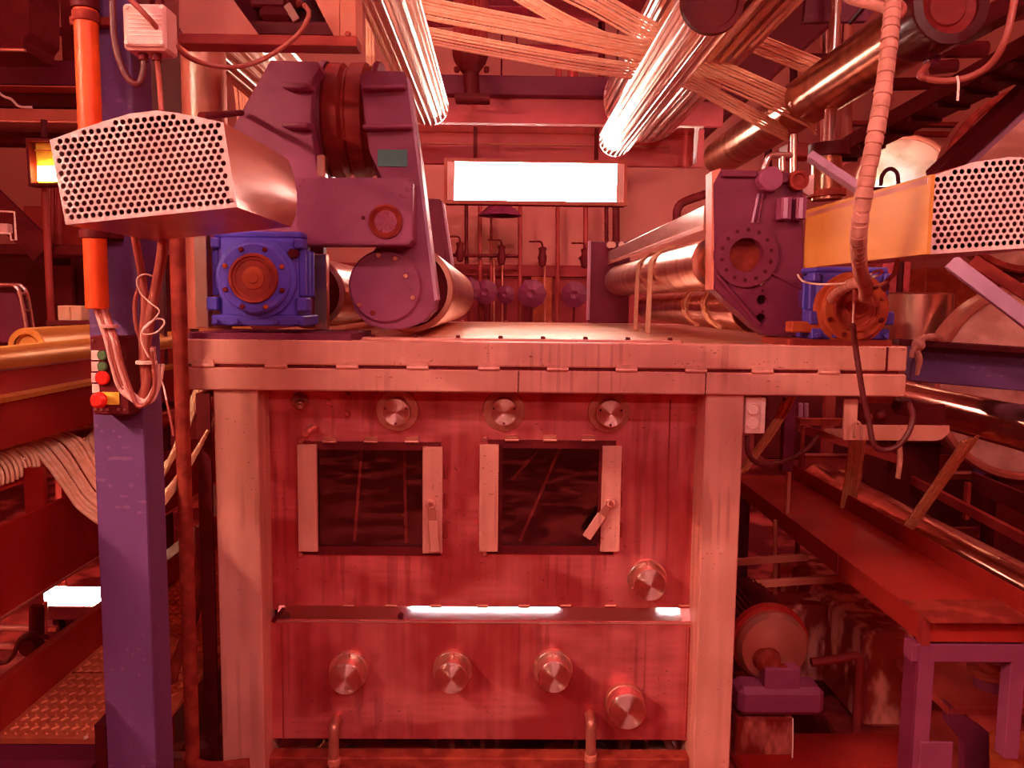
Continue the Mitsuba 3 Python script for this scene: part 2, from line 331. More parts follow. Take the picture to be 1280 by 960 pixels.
# hollow behind the hatches
iz0, iz1 = pz0 + .04, pz1 - .06
inner = cat_([bx(px0, px1, 3.0, 3.02, iz0, iz1), bx(px0, px1, YP + .02, 3.0, iz0 - .02, iz0), bx(px0, px1, YP + .02, 3.0, iz1, iz1 + .02),
              bx(px0 - .02, px0, YP + .02, 3.0, iz0, iz1), bx(px1, px1 + .02, YP + .02, 3.0, iz0, iz1)])
add(t, 'inner_lining', inner, 'black_iron')
add(t, 'side_panel', bx(tx0 + .2, tx0 + .22, 2.56, YE - .05, .28, z_top - .02), 'panel_steel')
add(t, 'side_panel', bx(tx1 - .55, tx1 - .53, 2.56, YE - .05, .28, z_top - .02), 'panel_steel')
for i, (u0, v0, u1, v1) in enumerate(((452, 560, 443, 676), (505, 560, 508, 678), (700, 560, 650, 676), (672, 562, 640, 600))):
    add(t, 'inner_cord', tube([P(u0, v0, 2.75), P(u1, v1, 2.75)], .006, 8, 0), 'red_iron')
# ledge between the panels: leans back so that it mirrors the batten lamp
LZ1, LZ0 = P(606, 758, YP)[2], P(606, 778, YP - .035)[2]
lea0, lea1 = P(344, 768, 2.49)[0], P(868, 768, 2.49)[0]
yd = (LZ1 - LZ0) * .644
yz = [(YP, LZ1), (YP - .002, LZ1), (YP - .002 - yd, LZ0), (YP - .004 - yd, LZ0 - .001), (YP - .004 - yd, LZ0 - .006), (YP, LZ0 - .006)]
add(t, 'ledge_lip', cyl((lea0, YP - .004 - yd, LZ0 - .003), (lea1, YP - .004 - yd, LZ0 - .003), .0035, 10), 'bright_steel')
m = loft([(lea0, y, z) for y, z in yz], [(lea1, y, z) for y, z in yz]); add(t, 'drip_ledge', m, 'ledge_steel', smooth=False)
for u in (436, 489, 545, 603, 655, 707, 763, 855):
    p = P(u, 757, YP - .006); add(t, 'ledge_hinge', cyl(p + [-.018, 0, 0], p + [.018, 0, 0], .005, 8), 'dull_steel')
p = P(347, 769, 2.49); add(t, 'ledge_clip', bar(p + [-.015, 0, -.02], p + [.02, 0, .02], .012, .02, .002, (0, 1, 0)), 'black_iron')
p = P(500, 771, 2.495); add(t, 'ledge_clip', cyl(p, p + [0, .02, 0], .008, 10), 'black_iron')
# panel seams and beads
for (u0, v0, v1) in ((463, 697, 755), (603, 692, 755), (838, 500, 626), (730, 700, 755), (352, 784, 922), (862, 784, 922)):
    Yq = YP if v0 < 770 else YL; a, b = P(u0, v0, Yq), P(u0, v1, Yq)
    add(t, 'weld_seam', bx(a[0] - .0022, a[0] + .0022, Yq - .0015, Yq + .001, b[2], a[2]), 'panel_steel' if v0 < 770 and u0 != 838 else 'red_iron')
# hatches
def hatch(w, ls, rs, handle, lower):
    h = add(t, 'hatch', prism(sbox(*XZ(w[0] + 6, w[3] + 2, YP - .004), *XZ(w[2] - 2, w[1] - 2, YP - .004)).difference(
        sbox(*XZ(w[0] + 24, w[3] - 8, YP - .004), *XZ(w[2] - 23, w[1] + 8, YP - .004))), YP - .006, YP + .004), 'dark_iron', label='dark sight hatch with steel side strips')
    add(h, 'pane', bx(*[P(u, 620, YP)[0] for u in (w[0] + 16, w[2] - 16)], YP + .0045, YP + .0085, *[P(500, v, YP)[2] for v in (w[3] - 3, w[1] + 3)]), 'pane_glass', smooth=False)
    add(h, 'side_strip', rect(ls[0], ls[1], ls[2], ls[3], YP - .022, .017, .0015), 'trim_steel')
    add(h, 'side_strip', rect(rs[0], rs[1], rs[2], rs[3], YP - .022, .017, .0015), 'trim_steel')
    for f in (.13, .5, .87):
        u = w[0] + 20 + (w[2] - w[0] - 40) * f; p = P(u, w[1] - 3, YP - .012)
        add(h, 'hinge', cat_([cyl(p + [-.022, 0, 0], p + [.022, 0, 0], .006, 10, b=.001), bx(p[0] - .02, p[0] + .02, YP - .008, YP, p[2], p[2] + .014)]), 'dull_steel')
    for f in (.25, .52, .8):
        p = P(w[2] + 4, w[1] + (w[3] - w[1]) * f, YP - .008); add(h, 'side_hinge', bx(p[0] - .005, p[0] + .005, YP - .01, YP, p[2] - .024, p[2] + .024, .002), 'red_iron')
    for u, v in ((w[0] + 3, w[1] - 4), (w[0] + 3, w[3] + 1)):
        add(h, 'stud', bolt(P(u, v, YP), .009, .012), 'bright_steel')
    (bu, bv), (e0, e1) = handle
    p = P(bu, bv, YP - .022); add(h, 'latch_boss', cyl(p + [0, -.014, 0], p, .0155, 18, b=.003), 'trim_steel')
    add(h, 'latch_screw', cyl(p + [0, -.017, 0], p + [0, -.012, 0], .008, 12, b=.001), 'bright_steel')
    q = P(e0, e1, YP - .04); s = P(bu + (e0 - bu) * .1, bv + (e1 - bv) * .1, YP - .034)
    add(h, 'latch_handle', bar(s + (q - s) * .28, q, .030, .010, .002, (0, 1, 0)), 'trim_steel')
    add(h, 'latch_arm', bar(s, s + (q - s) * .34, .022, .006, .001, (0, 1, 0)), 'dull_steel')
hatch(W1, (372, 556, 396, 690), (528, 559, 553, 692), ((539, 629), (544, 690)), 0)
hatch(W2, (599, 556, 623, 690), (752, 558, 776, 690), ((763, 628), (733, 672)), 0)
# upper bearing caps, in line below the rim
for u, v in ((497, 513), (630, 513), (761, 515)):
    p = P(u, v, YP); k = add(t, 'bearing_cap', lathe([(0, -.006), (.038, -.006), (.048, -.010), (.066, -.008), (.068, 0), (0, 0)], P(u, v, YP), (0, 1, 0), 40), 'dull_steel', label='shallow flanged bearing cap below the rim')
    add(k, 'cap_face', lathe([(.030, -.045), (.043, -.045), (.043, -.005), (0, -.005)], P(u, v, YP), (0, 1, 0), 40), 'dull_steel')
    brushed(k, 'turned_face', p, [(.0005, -.0475), (.015, -.0472), (.032, -.0466), (.0405, -.046), (.043, -.0435)])
    for a in (200, 340, 90): 
        d = np.array([math.cos(math.radians(a)), 0, -math.sin(math.radians(a))]) * .035; add(k, 'bolt', bolt(P(u, v, YP) + d + [0, -.047, 0], .004, .004), 'dark_iron')
# long caps that stand out of the panels
for u, v, Yq, mt in ((808, 722, YP, 'bright_steel'), (437, 836, YL, 'bright_steel'), (566, 835, YL, 'bright_steel'), (691, 834, YL, 'bright_steel'), (780, 876, YL, 'panel_steel')):
    p = P(u, v, Yq)
    k = add(t, 'end_cap', lathe([(0, -.022), (.060, -.022), (.064, -.018), (.064, 0), (0, 0)], p, (0, 1, 0), 44), mt if mt != 'panel_steel' else 'dull_steel', label='round end cap standing out of the panel' if mt != 'panel_steel' else 'darker round end cap, lowest of the row')
    R = .052 if mt == 'bright_steel' else .060
    add(k, 'cap_face', lathe([(R * .8, -.070), (R, -.070), (R, -.022), (0, -.022)], p, (0, 1, 0), 44), mt)
    brushed(k, 'turned_face', p, [(.0005, -.0795), (R * .3, -.0788), (R * .7, -.0775), (R * .93, -.0765), (R, -.070)])
    for a in (90, 210, 330):
        d = np.array([math.cos(math.radians(a)), 0, math.sin(math.radians(a))]) * .056; add(k, 'bolt', bolt(p + d + [0, -.02, 0], .0065, .014), 'bright_steel')
# small fittings at the top left of the panel
p = P(375, 501, YP); add(t, 'nozzle', lathe([(0, -.09), (.006, -.09), (.008, -.07), (.012, -.068), (.014, -.03), (.026, -.02), (.028, 0), (0, 0)], p, (-.25, 1, .1), 20), 'dull_steel')
p = P(391, 535, YP); add(t, 'nozzle', lathe([(0, -.07), (.010, -.07), (.011, -.05), (.009, -.04), (.012, -.02), (.016, 0), (0, 0)], p, (.1, 1, .1), 20), 'bright_steel')
for u, v in ((411, 503), (435, 495), (434, 517)): add(t, 'plug', lathe([(0, -.012), (.007, -.011), (.010, -.004), (.011, 0), (0, 0)], P(u, v, YP), (0, 1, 0), 16), 'panel_steel')
# drains
for u, v in ((421, 898), (737, 893)):
    p = P(u, v, YL); d = [p, p + [0, -.035, -.002], p + [0, -.05, -.03], p + [0, -.05, -.20]]
    k = add(t, 'drain_pipe', tube(d, .017, 14), 'dull_steel'); add(k, 'collar', cyl(p + [0, -.05, -.13], p + [0, -.05, -.105], .021, 16, b=.003), 'salmon_iron')
# foot beam under the tank and what lies behind it
one('foot_beam', bx(px0 - .05, px1 + .05, 2.46, 2.52, .05, P(640, 948, 2.46)[2], .004), 'rust', 'red painted cross beam under the front of the tank', 'beam')
# ---------------------------------------------------------------- left: post, guard, cables
x0 = P(125, 740, 2.0)[0]; x1 = x0 + .128
t = thing('steel_post', 'purple painted square steel post at the left of the tank', 'post')
add(t, 'shaft', bx(x0, x1, 2.0, 2.11, 0, 4.6, .003), 'purple_post')
add(t, 'foot', bx(x0 - .03, x0 - .001, 2.0, 2.08, 0, P(126, 906, 2.0)[2], .002), 'black_iron')
add(t, 'foot_plate', bx(x0 - .06, x1 + .06, 1.96, 2.15, 0, .015, .003), 'purple_post')

def perforated_guard(front, Y0, Y1, pitch, r, label, bulge, inset, side_mat, holes_from=None):
    """a sheet steel hood: perforated front, plain mantle, closed back; the mantle's right edge may swell towards the back"""
    t = thing('perforated_guard', label, 'machine guard')
    pol = pp(front, Y0); hx0, hz0, hx1, hz1 = pol.bounds
    e0, e1 = np.array(XZ(*front[-1], Y0)), np.array(XZ(*front[-2], Y0))      # bottom edge gives the rows' direction
    d = e1 - e0; d /= np.linalg.norm(d); nrm = np.array([-d[1], d[0]]); nrm *= 1 if nrm[1] > 0 else -1
    inner = pol.buffer(-inset, join_style=2); holes = []
    for j in range(200):
        h = .0125 + j * pitch * .866
        if h > 1.0: break
        for i in range(-5, 200):
            c = e0 + d * ((i + .5 * (j % 2)) * pitch) + nrm * h
            if inner.contains(Point(c).buffer(r * .9)): holes.append(Polygon([(c[0] + r * math.cos(a), c[1] + r * math.sin(a)) for a in np.arange(10) * PI / 5 + .3]))
    add(t, 'perforated_front', prism(pol.difference(unary_union(holes)), Y0, Y0 + .0025), 'guard_steel', smooth=False)
    ring = []
    for a, b in zip(front, front[1:] + front[:1]):
        for k in range(6): ring.append(np.array(a) + (np.array(b) - np.array(a)) * k / 6)
    pts = np.array([XZ(u, v, Y0) for u, v in ring])
    c = pts.mean(0)
    def shell(s):
        q = c + (pts - c) * s; back = q.copy()
        if bulge:
            zc, hh = c[1], (hz1 - hz0) / 2
            w = np.clip((q[:, 0] - c[0]) / (hx1 - c[0]), 0, 1) ** 4 * np.clip(1 - ((q[:, 1] - zc + .01) / (hh * 1.05)) ** 2, 0, 1)
            back[:, 0] += bulge * w
        mid = (q + back) / 2 + (back - q) * .32
        return q, mid, back
    def solid(s, ya, yb):
        q, mid, back = shell(s); ym = ya + (yb - ya) * .55
        R = [np.c_[q[:, 0], np.full(len(q), ya), q[:, 1]], np.c_[mid[:, 0], np.full(len(q), ym), mid[:, 1]], np.c_[back[:, 0], np.full(len(q), yb), back[:, 1]]]
        n = len(q); v = np.vstack(R + [[R[0].mean(0)], [R[2].mean(0)]]); f = []
        for k in range(2):
            for j in range(n):
                m = (j + 1) % n; f += [(k * n + j, k * n + m, (k + 1) * n + m), (k * n + j, (k + 1) * n + m, (k + 1) * n + j)]
        for j in range(n):
            m = (j + 1) % n; f += [(3 * n, m, j), (3 * n + 1, 2 * n + j, 2 * n + m)]
        return fix(trimesh.Trimesh(v, f, process=False))
    mantle = trimesh.boolean.difference([solid(1.0, Y0 + .0025, Y1), solid(.975, Y0 + .0005, Y1 - .006)], engine='manifold')
    q = np.array(pol.buffer(-.02, join_style=2).exterior.coords); add(t, 'inner_baffle', prism(Polygon(q), Y0 + .035, Y0 + .04), 'black_iron')
    add(t, 'mantle', mantle, side_mat, smooth=25)
    return t
g = perforated_guard([(62, 175), (95, 163), (128, 152), (162, 142), (195, 138), (222, 141), (252, 147), (279, 153), (296, 259), (82, 281)], 1.5, 1.88, .01312, .0049,
    'grey perforated steel guard with rounded nose beside the purple post', .036, .0022, 'cowl_steel')
p = P(290, 250, 1.5); add(g, 'rivet', bolt(p, .004, .003), 'bright_steel')

# orange conduit before the post
t = thing('conduit_pipe', 'bright orange conduit pipe running up the purple post', 'pipe')
ox, oz = P(120, 340, 1.955)[0], P(122, 386, 1.955)[2]
add(t, 'pipe', cyl((ox, 1.955, oz), (ox, 1.955, P(113, 12, 1.955)[2]), .0265, 24, b=.002), 'orange_paint')
add(t, 'top_sleeve', cyl((ox, 1.955, P(113, 12, 1.955)[2]), (ox, 1.955, 3.4), .031, 20), 'dark_iron')
z = P(118, 292, 1.955)[2]; add(t, 'pipe_clip', cat_([cyl((ox, 1.955, z - .012), (ox, 1.955, z + .012), .030, 20, b=.002), bx(ox - .05, ox + .05, 1.975, 2.0, z - .01, z + .01, .002)]), 'dark_iron')
z = P(112, 22, 1.955)[2]; add(t, 'pipe_clip', cat_([cyl((ox, 1.955, z - .012), (ox, 1.955, z + .012), .030, 20, b=.002), bx(ox - .05, ox + .05, 1.975, 2.0, z - .01, z + .01, .002)]), 'rust')

# control box with buttons
t = thing('control_box', 'dark push button box with green and red buttons on the purple post', 'control box')
add(t, 'case', rect(114, 420, 161, 519, 1.935, .062, .004), 'dark_iron')
for i, (v, m) in enumerate(((444, 'green_button'), (458, 'green_button'), (472, 'red_button'))):
    add(t, 'tag', rect(114, v - 6, 124, v + 6, 1.933, .002), 'white_plastic')
    p = P(130, v, 1.935); r = .0115 if i < 2 else .017
    k = add(t, 'push_button', cyl(p + [0, -.012, 0], p, r, 20, b=.003), m, label=('green push button', 'green push button', 'red push button')[i]); add(k, 'collar', cyl(p + [0, -.004, 0], p, r + .003, 20), 'black_iron')
add(t, 'tag', rect(115, 480, 124, 491, 1.933, .002), 'white_plastic')
add(t, 'yellow_plate', rect(127, 490, 149, 506, 1.932, .002), 'yellow_plate')
p = P(129, 499, 1.935); k = add(t, 'stop_button', lathe([(0, -.034), (.012, -.033), (.019, -.026), (.020, -.02), (.013, -.016), (.012, 0), (0, 0)], p, (0, 1, 0), 28), 'red_button', label='red mushroom stop button on a yellow plate')
for u in (120, 127, 134, 148, 156): add(t, 'screw', bolt(P(u, 512, 1.935), .004, .003), 'bright_steel')
add(t, 'screw', bolt(P(116, 426, 1.935), .003, .003), 'bright_steel')

# cables hanging from the guard and the conduit
def cable(name, label, pts, r, m, cat='cable', group=None, n=8, k=6): return one(name, tube(Q(*pts), r, n, k), m, label, cat, group, smooth=True)
C1 = [(124, 380), (131, 402), (139, 425), (146, 455), (157, 484), (172, 498), (186, 492), (194, 470), (190, 430)]
for i in range(4):
    o = (i - 1.5) * 4.4; pts = [(u + o * (1 if j < 5 else .6 - j * .1), v + (abs(o) * .5 if j > 3 else 0) + (j > 4) * i * 2.0, 1.915 - .008 * i if j > 1 else 1.95) for j, (u, v) in enumerate(C1)]
    cable('cable', ('grey cable below the orange conduit, leftmost of the bundle', 'red cable below the orange conduit, second of the bundle', 'grey cable below the orange conduit, third of the bundle', 'red cable below the orange conduit, rightmost of the bundle')[i], pts, .0052, 'cable_red' if i % 2 else 'box_grey', group='control cables below the conduit')
cable('cable_hose', 'thick brown cable hanging down under the perforated guard, left one', [(165, 275, 1.86), (172, 315, 1.9), (178, 350, 1.93), (181, 385, 1.93), (178, 425, 1.93), (180, 470, 1.92), (184, 492, 1.92)], .0095, 'cable_red')
cable('cable_hose', 'thick brown cable crossing behind the white wire, right one', [(205, 278, 1.86), (203, 315, 1.9), (196, 355, 1.92), (187, 400, 1.92), (182, 440, 1.91), (184, 478, 1.91), (176, 500, 1.91)], .0125, 'cable_red')
cable('cable_hose', 'thin brown cable bowing left beside the thick cables', [(180, 345, 1.94), (169, 375, 1.95), (170, 405, 1.95), (177, 430, 1.95), (188, 462, 1.94)], .005, 'cable_red')
for i, o in enumerate((0, 6, 12)):
    cable('cable', 'x', [(192 + o, 455, 1.90), (196 + o * .3, 480, 1.90), (186 + o * .2, 500 + o * .2, 1.9), (168, 502 - o * .7, 1.9), (153 + o * .3, 488 - o, 1.9)], .0045, 'box_grey')
    labels[list(labels)[-1]] = {'label': ('pale cable loop right of the stop button, innermost', 'pale cable loop right of the stop button, middle one', 'pale cable loop right of the stop button, outermost')[i], 'category': 'cable', 'group': 'cable loop beside the stop button'}
cable('wire', 'thin white wire curling loosely round the brown cables', [(190, 345, 1.90), (180, 343, 1.89), (171, 350, 1.88), (176, 367, 1.88), (190, 380, 1.87), (199, 389, 1.87), (190, 402, 1.86), (178, 414, 1.86), (183, 418, 1.86), (196, 415, 1.86), (205, 405, 1.86), (203, 399, 1.87), (192, 400, 1.88), (178, 412, 1.885), (177, 428, 1.88), (186, 447, 1.88)], .0022, 'cable_white')
cable('wire', 'thin white wire hanging from the cables down to a red tip', [(195, 462, 1.9), (204, 482, 1.9), (208, 500, 1.9)], .0024, 'cable_white')
cable('wire', 'short red wire end hanging right of the cable loop', [(208, 500, 1.9), (212, 518, 1.9), (217, 545, 1.9)], .0032, 'cable_red')
p = P(183, 453, 1.9); one('cable_tie', cyl(p + [0, 0, -.004], p + [0, 0, .004], .024, 16, b=.001), 'cable_white', 'white tie round the brown cables under the guard', 'cable tie')
p = P(137, 408, 1.92); one('cable_tie', cyl(p + [0, 0, -.004], p + [0, 0, .004], .020, 16, b=.001), 'box_grey', 'grey tie round the cables below the orange conduit', 'cable tie')

# junction box above
t = thing('junction_box', 'pale grey junction box with four corner screws above the guard', 'junction box')
add(t, 'case', rect(153, 4, 207, 62, 1.90, .07, .006), 'box_grey'); add(t, 'lid', rect(155, 6, 205, 57, 1.892, .009, .004), 'box_grey')
for i in range(6): add(t, 'rib', rect(160, 17 + i * 5.2, 202, 18.6 + i * 5.2, 1.8905, .003), 'white_plastic')
for u, v in ((158, 9), (202, 9), (158, 53), (202, 53)): add(t, 'screw', bolt(P(u, v, 1.892), .0055, .003), 'white_plastic')
for u in (179, 196): add(t, 'gland', cyl(P(u, 62, 1.93), P(u, 76, 1.93), .011, 12), 'dark_iron')
one('mounting_strut', bar(P(180, 70, 1.985), P(184, -40, 1.985), .03, .03), 'black_iron', 'black strut behind the pale junction box', 'strut')
cable('cable', 'dark cable looping from above to the left gland of the junction box', [(140, -20, 1.93), (142, 40, 1.93), (148, 72, 1.93), (160, 98, 1.93), (173, 105, 1.93), (179, 90, 1.93), (180, 74, 1.93)], .0075, 'cable_black')
cable('cable', 'brown cable running straight down from the junction box to the guard', [(196, 72, 1.93), (199, 100, 1.93), (202, 140, 1.8)], .006, 'cable_red')
cable('cable', 'long red cable sagging across the duct towards the motor bracket', [(152, -12, 1.85), (185, 22, 1.87), (215, 55, 1.95), (245, 76, 2.05), (285, 84, 2.1), (320, 78, 2.15), (352, 60, 2.15), (375, 40, 2.15), (386, 18, 2.15), (380, 5, 2.15)], .0062, 'cable_red')

# motor bracket top left
t = thing('motor_bracket', 'salmon steel motor bracket with gusset plates overhead, left of the yarn drum', 'bracket')
Yb = 2.2
add(t, 'gusset', poly([(223, -40), (262, -40), (326, 47), (230, 44), (224, 34)], Yb, Yb + .02), 'salmon_iron')
add(t, 'back_plate', rect(226, -40, 440, 42, Yb + .09, .02), 'wet_black')
add(t, 'base_rail', rect(222, 43, 446, 56, Yb - .004, .07, .002), 'red_iron')
add(t, 'gusset', poly([(378, -30), (424, -30), (424, 50), (420, 50)], Yb, Yb + .02), 'salmon_iron')
add(t, 'end_plate', rect(424, -30, 445, 50, Yb, .10, .002), 'salmon_iron'); add(t, 'bolt', bolt(P(435, 43, Yb), .008, .006), 'red_iron')
t = thing('drive_motor', 'black drive motor sitting in the overhead bracket', 'motor')
add(t, 'body', rect(322, -60, 366, 24, Yb + .015, .07, .012), 'wet_black'); add(t, 'foot', rect(275, 26, 424, 44, Yb + .022, .06, .004), 'black_iron')
add(t, 'terminal_box', rect(312, -12, 357, 8, Yb + .01, .05, .006), 'black_iron')
add(t, 'fin', bar(P(359, 6, Yb + .02), P(371, 26, Yb + .02), .012, .02), 'bright_steel'); add(t, 'gland', cyl(P(378, 2, Yb + .06), P(366, 6, Yb + .06), .014, 12), 'red_iron')
# round duct
t = thing('vertical_duct', 'brown round sheet metal duct standing behind the perforated guard', 'duct')
p = P(260, 290, 2.75); add(t, 'pipe', cyl((p[0], 2.75, z_top + .02), (p[0], 2.75, 4.4), .071, 28), 'dull_steel'); add(t, 'seam_ring', cyl((p[0], 2.75, P(260, 60, 2.75)[2]), (p[0], 2.75, P(260, 55, 2.75)[2]), .074, 28), 'dull_steel')
one('guard_stay', cyl(P(252, 145, 1.86), P(302, 141, 2.6), .009, 10), 'dark_iron', 'thin dark stay rod from the guard to the purple casting', 'rod')

# ---------------------------------------------------------------- left drive: gearbox, castings, squeeze rolls
def gearbox(u, v, Y, w, h, dpt, label, rr, mats):
    body_m, bore_m, fl_m = mats; t = thing('gearbox', label, 'gearbox')
    c = P(u, v, Y)
    zb = max(z_top + .019, c[2] - h * .47)
    add(t, 'housing', bx(c[0] - w * .40, c[0] + w * .40, Y + .015, Y + dpt, zb + .02, c[2] + h * .42, .014), body_m)
    add(t, 'foot_flange', bx(c[0] - w * .46, c[0] + w * .46, Y + .005, Y + dpt + .01, zb, zb + .032, .004), body_m)
    add(t, 'top_flange', bx(c[0] - w * .44, c[0] + w * .44, Y + .02, Y + dpt - .01, c[2] + h * .40, c[2] + h * .47, .006), body_m)
    for s in (-1, 1):
        add(t, 'lug', bx(c[0] + s * w * .39, c[0] + s * w * .50, Y, Y + .06, zb + .045, zb + .085, .004), body_m)
        add(t, 'lug', bx(c[0] + s * w * .37, c[0] + s * w * .46, Y + .01, Y + .07, c[2] + h * .30, c[2] + h * .40, .004), body_m)
        for k in range(3): add(t, 'rib', bx(c[0] + s * w * .40, c[0] + s * w * .47, Y + .03 + k * .05, Y + .045 + k * .05, zb + .09, c[2] + h * .3, .003), body_m)
    add(t, 'bearing_flange', lathe([(0, 0), (rr - .006, 0), (rr, .006), (rr, .02), (rr * 1.13, .022), (rr * 1.13, .05), (0, .05)], c - [0, .022, 0], (0, 1, 0), 48), fl_m)
    for k in range(8):
        a = k * PI / 4 + .39; d = np.array([math.cos(a), 0, math.sin(a)]) * rr * .86; add(t, 'bolt', bolt(c + d - [0, .022, 0], .008, .007), bore_m if k % 3 == 0 else 'dark_iron')
    b = add(t, 'bore', lathe([(0, -.003), (rr * .50, -.003), (rr * .52, -.006), (rr * .60, -.006), (rr * .61, -.011), (rr * .68, -.011), (rr * .70, 0), (0, 0)], c - [0, .022, 0], (0, 1, 0), 40), 'rust', label='dark rusty bore ring')
    add(b, 'shaft_end', lathe([(0, -.012), (rr * .14, -.012), (rr * .16, -.008), (rr * .3, -.007), (rr * .33, -.002), (0, -.002)], c - [0, .022, 0], (0, 1, 0), 32), bore_m, label='orange red shaft end')
    for s in (-1, 1):
        for k in range(2): add(t, 'foot_bolt', bolt((c[0] + s * w * (.2 + .2 * k), Y, zb + .012), .008, .01), body_m)
    p = c + [w * .40, .0, h * .25]; add(t, 'plug', cyl(p + [-.01, -.004, 0], p + [-.01, .03, 0], .015, 6), 'black_iron')
    return t
gearbox(320, 348, 2.41, .30, .30, .19, 'blue gearbox on the left end of the tank lid', .105, ('blue_paint', 'rust_orange', 'blue_paint'))
t = thing('drive_pedestal', 'purple pedestal plate standing behind the left blue gearbox', 'pedestal')
add(t, 'upright', poly([(259, 298), (404, 298), (404, 408), (259, 408)], 2.735, 2.79, .003), 'purple_paint')
a, b = P(234, 411, 2.42)[0], P(440, 411, 2.42)[0]
add(t, 'base_plate', bx(a, b, 2.405, 2.78, z_top - .004, z_top + .019, .002), 'purple_dark')
one('channel_upright', rect(243, 288, 259, 409, 2.60, .05, .002), 'bright_steel', 'bare galvanised channel upright left of the blue gearbox', 'upright')
one('steel_upright', rect(393, 317, 408, 412, 2.72, .05, .002), 'bright_steel', 'short bright steel upright right of the blue gearbox', 'upright')

t = thing('drive_casting', 'large purple cast iron drive bracket with pulley over the tank', 'casting')
Yc = 2.62
c1 = add(t, 'side_casting', poly([(338, 75), (397, 77), (399, 84), (391, 100), (389, 150), (393, 190), (400, 224), (404, 300), (262, 300), (262, 195), (290, 160)], Yc, Yc + .10, .004), 'purple_paint')
for v in (109, 158): add(c1, 'rib', bar(P(358, v, Yc - .012), P(389, v, Yc - .03), .06, .018, .004), 'purple_paint')
add(c1, 'lifting_lug', ycyl(383, 160, Yc - .01, 5, .02), 'rust')
c2 = add(t, 'arm', poly([(449, 93), (460, 88), (505, 89), (510, 98), (524, 190), (546, 372), (543, 388), (530, 402), (508, 411), (484, 412), (458, 405), (443, 388), (438, 360), (445, 332), (466, 314), (478, 300), (478, 225), (462, 190), (455, 140)], Yc, Yc + .13, .004), 'purple_paint')
for v in (111, 160): add(c2, 'rib', bar(P(454, v, Yc - .022), P(508 + (v > 130) * 8, v - 1, Yc - .012), .05, .014, .004), 'purple_paint')
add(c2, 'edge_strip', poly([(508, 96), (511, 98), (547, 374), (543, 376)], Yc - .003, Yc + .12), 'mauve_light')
add(c2, 'maker_plate', rect(472, 187, 509, 208, Yc - .004, .004), 'teal_label', label='plain teal plate on the arm')
add(c2, 'cover_disc', lathe([(0, -.012), (.112, -.012), (.118, -.006), (.118, 0), (0, 0)], P(482, 358, Yc), (0, 1, 0), 48), 'purple_paint')
for u, v in ((473, 319), (449, 381), (516, 372), (494, 323), (466, 391), (507, 345)): add(c2, 'bolt', bolt(P(u, v, Yc - .012), .0085, .006), 'dull_steel' if u < 520 and v != 391 else 'rust')
c3 = add(t, 'bearing_block', poly([(371, 222), (512, 222), (516, 228), (516, 300), (510, 306), (371, 306)], 2.50, Yc - .002, .005), 'purple_paint')
add(c3, 'bearing', lathe([(0, .004), (.030, .002), (.042, -.004), (.046, -.008), (.052, -.008), (.053, 0), (.0, 0)], P(482, 277, 2.50), (0, 1, 0), 36), 'bore_red', label='rusty round bearing end')
add(c3, 'bolt', bolt(P(454, 272, 2.5), .006, .005), 'dark_iron')
# pulley between the castings, its axle across
pc, R = P(430, 152, 2.86), .19
xa, xb = P(395, 152, 2.66)[0], P(462, 152, 2.66)[0]; L = xb - xa
prof = [(0, 0), (R * .92, 0), (R * .97, .01), (R, .02), (R, L * .35), (R * .93, L * .42), (R * .93, L * .46), (R, L * .52), (R * 1.01, L * .80), (R * .95, L * .86), (R * .95, L * .94), (R * .9, L), (0, L)]
add(t, 'pulley', lathe(prof, (xa, pc[1], pc[2]), (1, 0, 0), 64), 'belt_brown', label='dark brown grooved pulley')
for xx, s in ((xa - .012, 1), (xb - .004, 1)): add(t, 'pulley_flange', lathe([(R * .6, 0), (R * 1.02, 0), (R * 1.04, .006), (R * 1.02, .02), (R * .6, .02)], (xx, pc[1], pc[2]), (1, 0, 0), 56), 'purple_dark')
one('pulley_chock', rect(396, 193, 406, 222, 2.60, .05, .004), 'bright_steel', 'small bright steel block under the brown pulley', 'block')

def roller(label, p, r, Ya, Yb, m, group=None, neck=.5, end=None, n=48, name='roller', cat='roller'):
    """a roll that runs away from the viewer: shell, end faces, necks"""
    t = thing(name, label, cat, group); L = Yb - Ya; p = np.array([p[0], Ya, p[1]])
    add(t, 'shell', lathe([(r - .02, 0), (r - .003, 0), (r, .003), (r, L - .003), (r - .003, L), (r - .02, L)], p, (0, 1, 0), n), m)
    add(t, 'end_face', lathe([(0, .012), (r * .5, .012), (r * .55, .018), (r - .02, .008), (r - .018, .02), (0, .02)], p, (0, 1, 0), n), end or m)
    add(t, 'end_face', lathe([(0, L - .02), (r - .018, L - .02), (r - .02, L - .008), (0, L - .008)], p, (0, 1, 0), n), end or m)
    if neck:
        for a, b in ((-.09, .01), (L - .01, L + .09)): add(t, 'neck', cyl(p + [0, a, 0], p + [0, b, 0], r * neck, 24), 'dull_steel')
    return t
roller('polished squeeze roll behind the purple arm on the tank', XZ(512, 361, 2.80), .152, 2.80, 4.85, 'roller_steel', neck=.45, end='dark_iron')
roller('steel squeeze roll half hidden behind the left blue gearbox', XZ(386, 366, 2.86), .128, 2.86, 4.85, 'bright_steel', neck=.4, end='belt_brown')
fa = [(449, 93), (460, 88), (505, 89), (510, 98), (524, 190), (546, 372), (543, 388), (530, 402), (508, 409), (484, 409), (458, 403), (443, 388), (438, 360), (478, 300), (462, 190)]
t = thing('end_casting', 'dark purple bearing arm at the far end of the left squeeze rolls', 'arm')
pf = affinity.translate(affinity.scale(pp(fa, Yc), .92, .92, origin=(0, 0)), -.02, .16)
